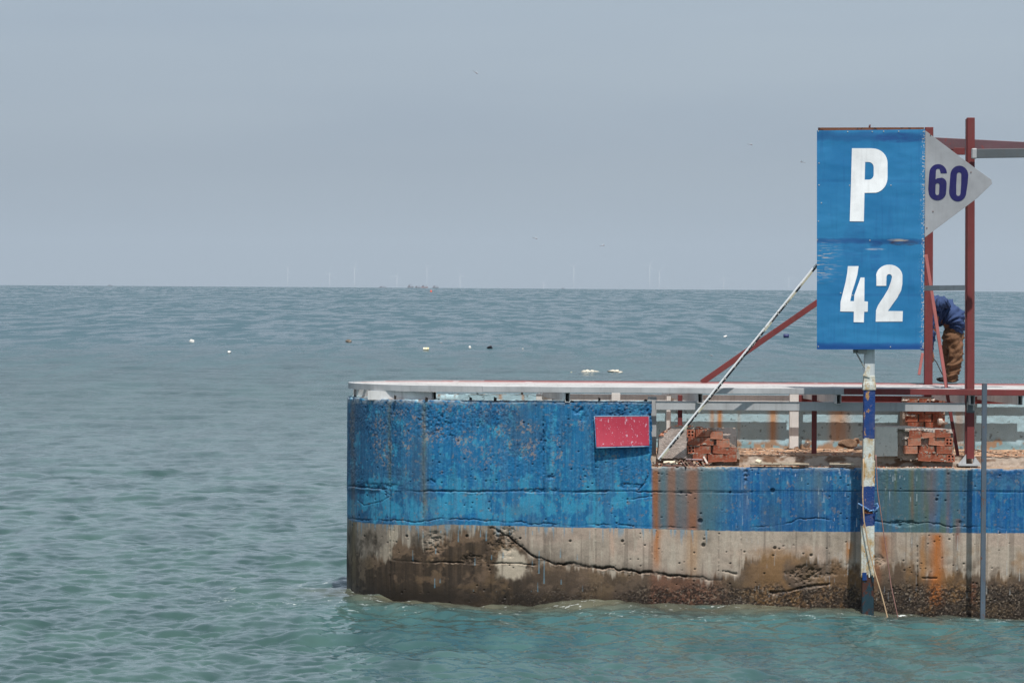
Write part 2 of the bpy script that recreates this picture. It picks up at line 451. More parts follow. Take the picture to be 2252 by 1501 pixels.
def wall_paint(u, z, sx, sy, q):
    n1 = fbm(u * 2.0, z * 2.0, 201, 4); n2 = fbm(u * 7, z * 7, 202, 4, .6); n3 = fbm(u * 30, z * 30, 203, 3, .6)
    vs = fbm(u * 22, z * 1.1, 204, 4, .6)       # vertical streaking
    vs2 = fbm(u * 60, z * 2.5, 205, 3, .6)
    # --- blue paint
    up0c = (1 - sst(1040, 1090, sy)) * sst(.28, .55, fbm(u * 2.5, z * 2.5, 13, 3)) * (1 - .6 * sst(960, 1030, sy))
    right = sst(1434, 1700, sx)
    c = np.ones(sx.shape + (3,)) * alb(20, 106, 156)
    c = blend(c, alb(14, 84, 142), right * .8)
    c = blend(c, alb(44, 92, 128), (1 - sst(780, 1010, sx)) * .75)
    c = c * (0.86 + .28 * n1)[..., None] * (0.88 + .24 * vs)[..., None] * (.93 + .14 * n3)[..., None]
    cy = sst(.50, .62, .5 * n2 + .5 * fbm(u * 26, z * 11, 206, 4, .65) + .17 * np.exp(-((sy - 1112) / 30.) ** 2) * (sx < 1434) + .09 * np.exp(-((sy - 1060) / 16.) ** 2) - .045)
    c = blend(c, alb(56, 150, 186), cy * .8 * (1 - .6 * right))
    c = blend(c, alb(70, 146, 182), sst(.55, .72, vs2) * .30)
    c = blend(c, alb(96, 150, 178), sst(.60, .72, fbm(u * 70, z * 50, 207, 3, .6)) * .22)
    c = blend(c, alb(24, 74, 112), sst(.58, .70, fbm(u * 30, z * 1.6, 208, 4, .6)) * .35)
    c = blend(c, alb(96, 136, 164), sst(.46, .66, fbm(u * 44, z * 1.2, 209, 4, .6)) * .20)
    c = blend(c, alb(70, 92, 112), sst(.56, .72, fbm(u * 3, z * 3, 220, 3)) * .35)
    und = np.clip((sx > 1436) * (1 - sst(1545, 1620, sx)), 0, 1) * .85
    und = np.maximum(und, sst(1915, 1965, sx) * (1 - sst(2095, 2150, sx)) * (.45 + .5 * sst(.4, .6, fbm(u * 8, z * .8, 261, 3))))
    c = blend(c, alb(74, 108, 116) * (.85 + .3 * vs)[..., None], und)
    # rust and grime runs on the blue
    for x, wdt, y0, y1, col, a in ((1700, 14, 1030, 1160, (40, 96, 130), .5), (1760, 8, 1030, 1160, (70, 110, 130), .5), (1935, 8, 1030, 1160, (80, 100, 96), .7), (1965, 10, 1030, 1158, (88, 96, 84), .7), (2035, 10, 1030, 1158, (110, 100, 74), .7), (2095, 12, 1030, 1160, (70, 96, 116), .5), (857, 4, 878, 1080, (92, 104, 84), .7), (932, 6, 880, 1160, (112, 112, 88), .75), (777, 5, 878, 1300, (110, 100, 84), .6), (790, 12, 880, 960, (70, 90, 110), .5),
                                   (1640, 10, 1030, 1160, (120, 130, 150), .3), (1985, 60, 1030, 1160, (62, 96, 110), .5), (2050, 14, 1030, 1150, (100, 100, 90), .6), (1800, 10, 1030, 1150, (110, 120, 110), .5), (1890, 22, 1030, 1160, (70, 90, 100), .45)):
        m = np.exp(-((sx - x - 5 * (fbm(sy / 50, sy * 0 + x, 8, 2) - .5)) / wdt) ** 2) * sst(y0 - 6, y0 + 12, sy) * (1 - sst(y1 - 40, y1, sy))
        c = blend(c, alb(*col), m * a * (.55 + .9 * (vs - .3)))
    # peeled flakes: bare salmon render under the paint
    pk = np.zeros_like(sx)
    for (cx, cy_, rx, ry) in ((835, 960, 16, 50), (850, 1000, 16, 30), (897, 960, 14, 40), (905, 925, 14, 14), (928, 935, 9, 26), (968, 950, 9, 24), (950, 962, 18, 14), (1025, 970, 26, 22), (1050, 968, 16, 12), (1100, 945, 26, 12), (1160, 940, 26, 18), (1165, 985, 22, 26),
                              (1125, 975, 20, 10), (1224, 1005, 14, 22), (1226, 975, 8, 10), (1262, 930, 40, 12), (775, 940, 5, 40), (1090, 900, 90, 26), (1010, 900, 90, 22), (1060, 1000, 80, 40), (880, 905, 60, 25), (1270, 890, 60, 14)):
        dd = np.hypot((sx - cx) / rx, (sy - cy_) / ry)
        pk = np.maximum(pk, (1 - sst(.3, 1.3, dd)) * (.95 if rx < 27 else .15))
    chips = sst(.62, .67, fbm(u * 46, z * 38, 230, 3, .75) + .065 * pk)
    chips = chips * sst(.05, .2, pk)
    c = blend(c, alb(164, 144, 126), chips * .62)
    c = blend(c, alb(10, 52, 92), up0c * sst(.56, .64, fbm(u * 60, z * 60, 241, 2, .6)) * .6)
    c = blend(c, alb(120, 120, 122), sst(.70, .74, fbm(u * 30, z * 26, 240, 3, .7)) * .6)
    # rust field below the broken gap
    rz = np.exp(-((sx - 1443) / 9.) ** 2) + .75 * np.exp(-((sx - 1477) / 10.) ** 2) + .95 * np.exp(-((sx - 1524) / 13.) ** 2) + .35 * np.exp(-((sx - 1500) / 34.) ** 2)
    rz = rz * (sx > 1433) * (0.7 + .6 * (vs - .3)) * (1.05 - .35 * sst(1085, 1150, sy))
    c = blend(c, alb(146, 96, 66), np.clip(rz * 1.5, 0, .96))
    c = blend(c, alb(86, 118, 126), np.clip((sx > 1446) * (1 - sst(1560, 1640, sx)) * .5 - rz * .3, 0, 1) * (1 - sst(1100, 1150, sy)))
    rs = .75 * np.exp(-((sx - 2007) / 4.) ** 2) * (1 - sst(1120, 1160, sy)) + .35 * np.exp(-((sx - 2085) / 5.) ** 2) + .5 * np.exp(-((sx - 2106) / 7.) ** 2) * (sy > 1140) + .3 * np.exp(-((sx - 2050) / 9.) ** 2)
    c = blend(c, alb(140, 84, 56), np.clip(rs, 0, .8) * (.6 + .8 * (vs2 - .3)))
    gr = sst(1925, 1960, sx) * (1 - sst(2090, 2140, sx)) * sst(.45, .62, fbm(u * 9, z * .7, 260, 3))
    c = blend(c, alb(84, 104, 88), gr * .8)
    # --- bare concrete below
    edge = poly(sx, PAINT_EDGE) + 1.8 * (fbm(sx / 9, sx * 0, 300, 3) - .5)
    conc = sst(-.8, .8, sy - edge)
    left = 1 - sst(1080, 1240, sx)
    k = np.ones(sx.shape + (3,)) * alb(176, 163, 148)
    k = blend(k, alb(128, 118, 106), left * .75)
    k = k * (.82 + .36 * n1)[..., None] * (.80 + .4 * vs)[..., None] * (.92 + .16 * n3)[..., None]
    k = blend(k, alb(190, 165, 150), sst(.5, .7, fbm(u * 1.6, z * 4, 310, 3)) * .4 * (1 - left))
    # tide stain with ragged drips
    ty = poly(sx, [(760, 1215), (830, 1222), (857, 1200), (880, 1188), (930, 1205), (980, 1178), (1060, 1170), (1085, 1172), (1130, 1185), (1160, 1218), (1240, 1242), (1434, 1262), (1560, 1272), (1620, 1262), (1640, 1228), (1720, 1215), (1800, 1232), (1890, 1245), (1960, 1240), (2060, 1258), (2160, 1265), (2500, 1268)])
    ty = ty + 46 * (vs - .5) + 22 * (fbm(u * 40, z * 3, 320, 3) - .5)
    wet = sst(-7, 9, sy - ty)
    pale = (1 - sst(.6, 1.0, np.hypot((sx - 1125) / 46, (sy - 1245) / 42) + .9 * (fbm(u * 16, z * 8, 330, 4) - .5)))
    pale = np.maximum(pale, .8 * (1 - sst(.6, 1.0, np.hypot((sx - 862) / 12, (sy - 1178) / 26) + .8 * (vs2 - .5))))
    pale = np.maximum(pale, .7 * (1 - sst(.5, 1.0, np.hypot((sx - 848) / 14, (sy - 1215) / 24) + .8 * (vs2 - .5))))
    wet = wet * (1 - pale)
    dark = sst(1225, 1330, sy + 30 * (n1 - .5))
    wc = np.ones(sx.shape + (3,)) * alb(112, 92, 74)
    wc = blend(wc, alb(50, 40, 32), dark * (.6 + .55 * n2))
    wc = blend(wc, alb(104, 84, 58), sst(.5, .7, fbm(u * 4, z * 5, 340, 3)) * .5)
    wc = blend(wc, alb(92, 90, 80), (1 - sst(770, 860, sx)) * .5)
    wc = blend(wc, alb(116, 70, 50), sst(1420, 1440, sx) * (1 - sst(1530, 1620, sx)) * .6)
    wc = wc * (.8 + .4 * n3)[..., None] * (.85 + .3 * vs2)[..., None]
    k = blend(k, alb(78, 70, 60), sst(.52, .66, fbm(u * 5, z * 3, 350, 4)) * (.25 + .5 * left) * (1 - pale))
    k = blend(k, wc, wet * .93)
    k = blend(k, alb(196, 184, 164), pale * .7)
    # black weed and grime in ragged blots, heaviest left of the big crack
    bl = sst(.47, .60, fbm(u * 6, z * 7, 370, 5, .65) + .10 * sst(1190, 1240, sy) * (1 - sst(1240, 1300, sx)) - .06 * sst(1300, 1500, sx))
    k = blend(k, alb(44, 38, 32), bl * (1 - pale) * (.14 + .36 * left + .24 * wet) * (.4 + 1.2 * vs) * sst(1158, 1180, sy))
    k = blend(k, alb(190, 180, 164), sst(.60, .70, fbm(u * 24, z * 2.2, 371, 4, .6)) * (1 - wet) * .5)
    vl = sst(.70, .74, vn(u * 34, z * .6, 372)) * (1 - wet)
    k = blend(k, alb(112, 102, 92), vl * .45)
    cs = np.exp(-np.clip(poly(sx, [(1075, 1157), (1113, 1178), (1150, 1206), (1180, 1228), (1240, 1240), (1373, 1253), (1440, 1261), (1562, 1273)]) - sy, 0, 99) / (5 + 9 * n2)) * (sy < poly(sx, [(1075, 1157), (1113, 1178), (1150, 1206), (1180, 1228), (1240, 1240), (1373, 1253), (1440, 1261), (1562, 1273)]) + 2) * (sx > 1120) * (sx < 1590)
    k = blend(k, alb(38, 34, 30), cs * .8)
    k = blend(k, alb(150, 112, 68), sst(.50, .66, fbm(u * 3.5, z * 3, 380, 4, .6)) * sst(1600, 1700, sx) * sst(1190, 1225, sy) * .5)
    k = blend(k, alb(84, 68, 54), sst(.52, .66, fbm(u * 8, z * 6, 381, 4, .6)) * sst(1560, 1640, sx) * sst(1215, 1250, sy) * .5)
    k = blend(k, alb(40, 34, 28), sst(0, 34, sy - (poly(sx, [(763, 1300), (1000, 1306), (1400, 1328), (1700, 1345), (1900, 1352), (2300, 1362)]) - 26 + 16 * (n2 - .5))) * .7)
    # rust and ochre on the concrete
    for x, wdt, y0, y1, col, a in ((1445, 9, 1162, 1262, (176, 120, 80), .85), (1522, 14, 1165, 1275, (176, 134, 92), .6), (1490, 25, 1165, 1200, (150, 110, 90), .5), (1700, 60, 1205, 1250, (150, 118, 84), .5), (1868, 8, 1190, 1245, (176, 120, 66), .75),
                                   (1945, 14, 1175, 1250, (150, 96, 60), .7), (2060, 14, 1172, 1340, (178, 106, 48), .85), (2030, 6, 1175, 1290, (170, 120, 70), .6), (2107, 5, 1160, 1210, (112, 50, 40), .8), (2140, 8, 1280, 1350, (120, 66, 40), .6), (1930, 8, 1240, 1300, (140, 90, 60), .5), (931, 9, 1156, 1172, (150, 92, 66), .7), (777, 5, 1137, 1290, (120, 108, 84), .5), (1345, 6, 1165, 1240, (190, 160, 140), .5), (1820, 8, 1170, 1290, (120, 112, 104), .5)):
        m = np.exp(-((sx - x - 6 * (fbm(sy / 40, sy * 0 + x, 9, 2) - .5)) / wdt) ** 2) * sst(y0 - 6, y0 + 8, sy) * (1 - sst(y1 - 40, y1 + 6, sy))
        k = blend(k, alb(*col), np.clip(m * a * 1.35 * (.5 + 1.1 * (vs - .25)), 0, 1))
    k = blend(k, alb(36, 30, 26), np.clip(q['b'] * 1.1, 0, 1) * sst(.30, .62, fbm(u * 60, z * 60, 360, 2)) * .85)
    k = blend(k, alb(176, 160, 140), q['b'] * sst(.70, .76, fbm(u * 75, z * 75, 361, 2)) * .4)
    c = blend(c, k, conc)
    # paint runs over the concrete, whitewash drips over the blue
    dr = sst(.74, .78, vn(u * 62, u * 0 + 7, 400)) * (1 - sst(4, 26, (sy - edge) * (.5 + 1.6 * vn(u * 62, u * 0, 401)))) * (sx < 1560)
    c = blend(c, alb(96, 150, 176), dr * conc * .55)
    def drips(cell_u, cell_z, prob, seed, wd):
        ix = np.floor(u / cell_u); iy = np.floor(z / cell_z + .5 * h2(ix, ix * 0, seed + 9))
        on = h2(ix, iy, seed) < prob
        cx = (ix + .3 + .4 * h2(ix, iy, seed + 1)) * cell_u
        f = z / cell_z + .5 * h2(ix, ix * 0, seed + 9) - iy
        ln = .15 + .6 * h2(ix, iy, seed + 2) ** 2
        t = (f - (.9 - ln)) / ln
        body = (t > 0) & (t < 1)
        return np.where(on & body, np.exp(-((u - cx) / (wd * (1.4 - .9 * t))) ** 2), 0)
    wr = sst(1590, 1660, sx) * (1 - sst(2010, 2060, sx)) * sst(.38, .55, fbm(u * 1.5, z * 3, 410, 2))
    d1 = np.maximum(drips(.057, .21, .30, 420, .0036), drips(.041, .13, .20, 430, .0030)) * wr * (sy < 1320) * (.35 + .65 * (sy < 1160))
    c = blend(c, alb(196, 208, 218), d1 * .65)
    d2 = drips(.06, .33, .35, 440, .004) * (1 - sst(1240, 1340, sx)) * sst(880, 920, sx) * (sy > 1165) * (sy < 1300)
    c = blend(c, alb(112, 158, 178), d2 * .75)
    d3 = drips(.11, .30, .25, 450, .004) * sst(1820, 1840, sx) * (sy > 1165) * (sy < 1320)
    c = blend(c, alb(190, 190, 186), d3 * .7)
    # crack lips: broken stone plus a painted highlight; cracks, holes, joints darkened
    c = blend(c, alb(170, 150, 132), np.clip(q['lip'], 0, 1) * (.25 + .5 * conc) * sst(.35, .6, n3))
    dirt = np.clip(q['g'] * 40, 0, 1) * .8 + np.clip(q['pm'], 0, 1) * .45 + q['vj'] * .3
    c = blend(c, alb(52, 44, 38), np.clip(dirt, 0, .85) * (.35 + .65 * conc))
    c = blend(c, alb(14, 50, 84), np.clip(dirt, 0, .85) * .75 * (1 - conc))
    c = blend(c, alb(150, 130, 112), np.clip(q['sp'], 0, 1) * conc * sst(.55, .75, n3) * .5)
    # top edge: worn bare rim
    c = blend(c, alb(170, 176, 176), (1 - sst(2, 9 + 6 * n2, (sy - np.where(sx < 1434, 880, 1026)))) * .55 * sst(.3, .6, n3) * (z > 1.2))
    rgh = .62 + .25 * conc - .42 * conc * sst(1235, 1320, sy) * wet
    return np.clip(c, .004, .9), rgh

wm = N('painted_concrete')
wcol = wm.attr('col')
fine = wm.noise(90, 5, .65)
wm.set('Base Color', wm.mix(1.0, wcol, wm.ramp(fine, [(.25, (.78, .78, .78, 1)), (.75, (1.16, 1.16, 1.16, 1))]), 'MULTIPLY'))
wm.set('Roughness', wm.attr('rgh', True)).set('Specular IOR Level', .28)
wm.bump(wm.mix(.5, fine, wm.noise(300, 3)), .5, .004)
M['wall'] = wm.m

pier = thing('concrete_pier', ((XC + XR) / 2, YC, 0), 'long weathered concrete pier with rounded end, blue painted above brown tidal concrete', 'pier')

def build_outer():
    du = 0.0066
    arc = math.pi * RP
    L = arc + (XR - XC)
    nu = int(L / du)
    # finer columns where the picture looks, coarse to the far right
    u = np.concatenate([np.arange(0, arc + (5.9 - XC), du), np.linspace(arc + (5.9 - XC) + .02, L, 60)]) - arc      # u = 0 at the tangent point
    zz = np.concatenate([np.arange(-.5, -.15, .05), np.arange(-.15, ZL, du), ])
    nA = len(zz)
    zz = np.concatenate([zz, np.arange(ZL + du / 2, ZT, du), [ZT]])
    nB = len(zz)
    U, Z = np.meshgrid(u, zz)
    ang = np.clip(-U / RP, 0, None)
    X = np.where(U >= 0, XC + U, XC - RP * np.sin(ang)); Y = np.where(U >= 0, YF, YC - RP * np.cos(ang))
    nx = np.where(U >= 0, 0, np.sin(ang)); ny = np.where(U >= 0, 1, np.cos(ang))        # inward normal
    sx, sy = proj(X, Y, Z)
    # beyond the silhouette keep counting to the left so the pattern goes on round the back
    sx = np.where(ang > 1.45, 763 - (ang - 1.45) * 240, sx)
    d, q = wall_relief(U, Z, sx, sy)
    col, rgh = wall_paint(U, Z, sx, sy, q)
    # ragged rim: round off and knock bits out of the top edges
    top = np.where(X < XE, ZT, ZL)
    rim = np.clip((Z - (top - .028)) / .028, 0, 1) * (Z <= top + .001)
    chip = sst(.5, .75, fbm(U * 9, U * 0, 500, 4, .6))
    d = d + rim ** 2 * (.006 + .03 * chip)
    VX, VY, VZ = X + nx * d, Y + ny * d, Z - rim ** 3 * (.004 + .035 * chip * (.5 + vn(U * 70, U * 0, 501)))
    V = np.stack([VX, VY, VZ], -1)
    nC = len(u)
    base = V.reshape(-1, 3); colf = col.reshape(-1, 3); rf = rgh.reshape(-1)
    idx = np.arange(nB * nC).reshape(nB, nC)
    ic = int(np.searchsorted(XC + u, XE))
    # jagged vertical break of the parapet: shift the last columns
    q1 = np.stack([idx[:-1, :-1], idx[:-1, 1:], idx[1:, 1:], idx[1:, :-1]], -1)
    keep = np.ones(q1.shape[:2], bool); keep[nA - 1:, ic:] = False
    jag = .035 * (fbm(zz * 9, zz * 0, 510, 4, .6) - .35)
    for c_ in range(8):
        base[idx[nA:, ic - c_], 0] += jag[nA:] * (1 - c_ / 8.)
    faces = [q1[keep]]
    Vs = [base]; Cs = [colf]; Rs = [rf]; off = len(base)
    # caps: parapet top + inner face, and ledge top
    def strip(i0, i1, row, prof, coltop, seed):
        nonlocal off
        cols = np.arange(i0, i1)
        e = base[idx[row, cols]]
        n_ = np.stack([nx[0, cols], ny[0, cols], 0 * nx[0, cols]], -1)
        uu = u[cols]
        prev = idx[row, cols]
        for t, (din, dz) in enumerate(prof):
            p = np.stack([X[0, cols], Y[0, cols], 0 * X[0, cols]], -1) + n_ * din
            zt = top[row, cols] if False else (ZT if row == nB - 1 else ZL)
            p[:, 2] = zt + dz + (.012 * (fbm(uu * 25, uu * 0 + din * 25, seed, 3, .6) - .62) if abs(dz) < .02 else 0)
            cc = np.ones((len(cols), 3)) * coltop(uu, din, dz)
            Vs.append(p); Cs.append(cc); Rs.append(np.full(len(cols), .85))
            cur = np.arange(off, off + len(cols)); off += len(cols)
            faces.append(np.stack([prev[:-1], prev[1:], cur[1:], cur[:-1]], -1)); prev = cur
    def ctop(uu, din, dz):
        n = fbm(uu * 14, uu * 0 + din * 14, 520, 4)[:, None]
        a = alb(176, 206, 216); b = alb(120, 104, 92); w_ = sst(.50, .62, n)
        c = a * (1 - w_) + b * w_
        return c if dz > -.05 else alb(160, 190, 200) * (.8 + .4 * n)
    def cled(uu, din, dz):
        n = fbm(uu * 12, uu * 0 + din * 20, 530, 4)[:, None]
        return alb(170, 146, 122) * (.7 + .6 * n)
    strip(0, ic + 1, nB - 1, [(t, 0) for t in np.arange(.04, .24, .02)] + [(.245, -.012), (.25, -.06), (.25, -.3), (.25, -.62)], ctop, 521)
    strip(ic, nC, nA - 1, [(t, 0) for t in np.arange(.03, .30, .02)], cled, 531)
    V = np.concatenate(Vs); C_ = np.concatenate(Cs); R_ = np.concatenate(Rs)
    o = facemesh('outer_wall', V, np.concatenate(faces), M['wall'], pier, dict(col=C_, rgh=R_))
    return o
build_outer()

def slab_grid(name, O, A, B, na, nb, colf, amp=.006, seed=0, mat=None):
    """a rough rectangular face: corner O, edges A and B"""
    O, A, B = (np.array(v, float) for v in (O, A, B))
    a = np.linspace(0, 1, na); b = np.linspace(0, 1, nb)
    bb, aa = np.meshgrid(b, a, indexing='ij')
    la = np.linalg.norm(A); lb = np.linalg.norm(B); nrm = np.cross(A, B); nrm /= np.linalg.norm(nrm)
    V = O + aa[..., None] * A + bb[..., None] * B
    d = amp * (fbm(aa * la * 20, bb * lb * 20, seed, 4, .6) - .5) * 2
    V = V + d[..., None] * nrm
    c, r = colf(aa * la, bb * lb, V)
    return gridmesh(name, V.reshape(-1, 3), nb, na, mat or M['wall'], pier, attrs=dict(col=c.reshape(-1, 3), rgh=r.reshape(-1)))
# broken end of the parapet
slab_grid('parapet_end', (XE - .012, YF + .006, ZL - .02), (0, .25, 0), (0, 0, ZT - ZL + .012), 30, 70,
          lambda a, b, V: (blend(np.ones(a.shape + (3,)) * alb(150, 138, 126), alb(70, 130, 170), sst(.5, .6, fbm(a * 12, b * 9, 3, 3)) * .7) * (.7 + .6 * fbm(a * 40, b * 40, 4, 3))[..., None], np.full(a.shape, .85)), .018, 540)
# floor slab: top sheet and its front step
def floor_col(a, b, V):
    n = fbm(a * 6, b * 20, 550, 4); m = fbm(a * 30, b * 30, 551, 3)
    c = np.ones(a.shape + (3,)) * alb(214, 174, 142)
    c = blend(c, alb(176, 134, 104), sst(.45, .62, n)); c = blend(c, alb(205, 188, 168), sst(.58, .66, m) * .6)
    return c, np.full(a.shape, .9)
slab_grid('floor_slab', (XE - .3, YF + .25, ZFL), (XR - XE + .3, 0, 0), (0, 1.91, 0), 500, 110, floor_col, .008, 552)
def step_col(a, b, V):
    n = fbm(a * 10, b * 20, 555, 4)
    c = np.ones(a.shape + (3,)) * alb(200, 186, 172)
    return blend(c, alb(140, 112, 92), sst(.45, .65, n)), np.full(a.shape, .9)
slab_grid('floor_step', (XE - .3, YF + .255, ZL - .03), (XR - XE + .3, 0, 0), (0, 0, ZFL - ZL + .03), 700, 16, step_col, .010, 556)
# floor inside the round head, behind the parapet
mb = MB()
mb.prism([(XC - .9 * math.sin(t), YC - .9 * math.cos(t), 1.30) for t in [math.pi * k / 16 for k in range(17)]] + [(XE, YC + .9, 1.30), (XE, YC - .9, 1.30)], (0, 0, .25))
o = mb.build('head_floor', None, pier)
fm = N('bare_concrete'); fm.set('Base Color', fm.ramp(fm.noise(9, 5), [(.3, lin(120, 104, 88)), (.7, lin(176, 160, 140))])).set('Roughness', .9); fm.bump(fm.noise(40, 5), .5, .01)
M['concrete'] = fm.m
o.data.materials.append(fm.m)

# rear parapet: inner face painted pale blue with rust runs
def rear_col(a, b, V):
    sx, sy = proj(V[..., 0], V[..., 1], V[..., 2])
    n = fbm(a * 5, b * 5, 560, 4); f = fbm(a * 25, b * 25, 561, 3); vs = fbm(a * 20, b * 1.5, 562, 3)
    c = np.ones(a.shape + (3,)) * alb(172, 204, 216) * (.85 + .3 * n)[..., None] * (.92 + .16 * f)[..., None]
    for x, wd, al in ((1566, 6, .6), (1583, 6, .95), (1700, 9, .95), (1850, 17, .75), (1830, 8, .4), (1100, 4, .7), (1150, 3, .5), (2110, 10, .5), (1625, 4, .2)):
        m = np.exp(-((sx - x) / wd) ** 2) * (.5 + vs)
        c = blend(c, alb(200, 140, 76), np.clip(m * al, 0, .9))
    pe = sst(.0, 10, sy - (968 + 30 * (fbm(a * 7, a * 0, 563, 4) - .5)))
    pc = blend(np.ones(a.shape + (3,)) * alb(168, 140, 116), alb(140, 175, 185), sst(.48, .58, fbm(a * 14, b * 18, 564, 3)))
    c = blend(c, pc, pe)
    c = blend(c, alb(60, 62, 60), sst(.72, .76, f) * .6)
    return c, np.full(a.shape, .8)
slab_grid('rear_parapet_face', (XC, YB - .25, ZFL - .05), (XR - XC, 0, 0), (0, 0, ZT - ZFL + .05), 900, 60, rear_col, .004, 565)
def rear_top(a, b, V):
    return blend(np.ones(a.shape + (3,)) * alb(180, 208, 216), alb(150, 120, 92), sst(.5, .6, fbm(a * 12, b * 12, 566, 4))), np.full(a.shape, .8)
slab_grid('rear_parapet_top', (XC, YB - .252, ZT - .004), (XR - XC, 0, 0), (0, .255, 0), 700, 10, rear_top, .006, 567)
mb = MB(); mb.box(XC, XR, YB - .235, YB, -.5, ZT - .02); o = mb.build('rear_wall', fm.m, pier)

# ------------------------------------------------------------------ sea
RE = 6.371e6
def ocean_tile(n, L, lp, rms, seed, wind=(0.25, -1.0), iso=0.12, lo=None):
    rng = np.random.default_rng(seed)
    k1 = 2 * np.pi * np.fft.fftfreq(n, L / n)
    kx, ky = np.meshgrid(k1, k1)
    k = np.hypot(kx, ky); k[0, 0] = 1
    wv = np.array(wind) / np.hypot(*wind)
    cs = (kx * wv[0] + ky * wv[1]) / k
    kp = 2 * np.pi / lp
    Sp = np.exp(-1.25 * (kp / k) ** 2) / k ** 4.0 * ((1 - iso) * np.abs(cs) ** 3 + iso)
    if lo: Sp *= np.exp(-(2 * np.pi / lo / k) ** 4)
    Sp[0, 0] = 0
    H = np.fft.fft2(rng.standard_normal((n, n))) * np.sqrt(Sp)
    s = rms / np.fft.ifft2(H).real.std()
    return H * s, kx, ky, k
def levels(t, cuts, chop):
    H, kx, ky, k = t
    out = []
    for c in cuts:
        Hc = H * np.exp(-(k * c / (2 * np.pi)) ** 2 * 1.5)
        out.append((np.fft.ifft2(Hc).real, chop * np.fft.ifft2(-1j * kx / k * Hc).real, chop * np.fft.ifft2(-1j * ky / k * Hc).real))
    return out
def samp(a, x, y, L):
    n = a.shape[0]
    fx = x / L * n; fy = y / L * n
    ix = np.floor(fx).astype(np.int64); iy = np.floor(fy).astype(np.int64)
    fx = fx - ix; fy = fy - iy
    i0 = ix % n; i1 = (ix + 1) % n; j0 = iy % n; j1 = (iy + 1) % n
    return (a[j0, i0] * (1 - fx) + a[j0, i1] * fx) * (1 - fy) + (a[j1, i0] * (1 - fx) + a[j1, i1] * fx) * fy

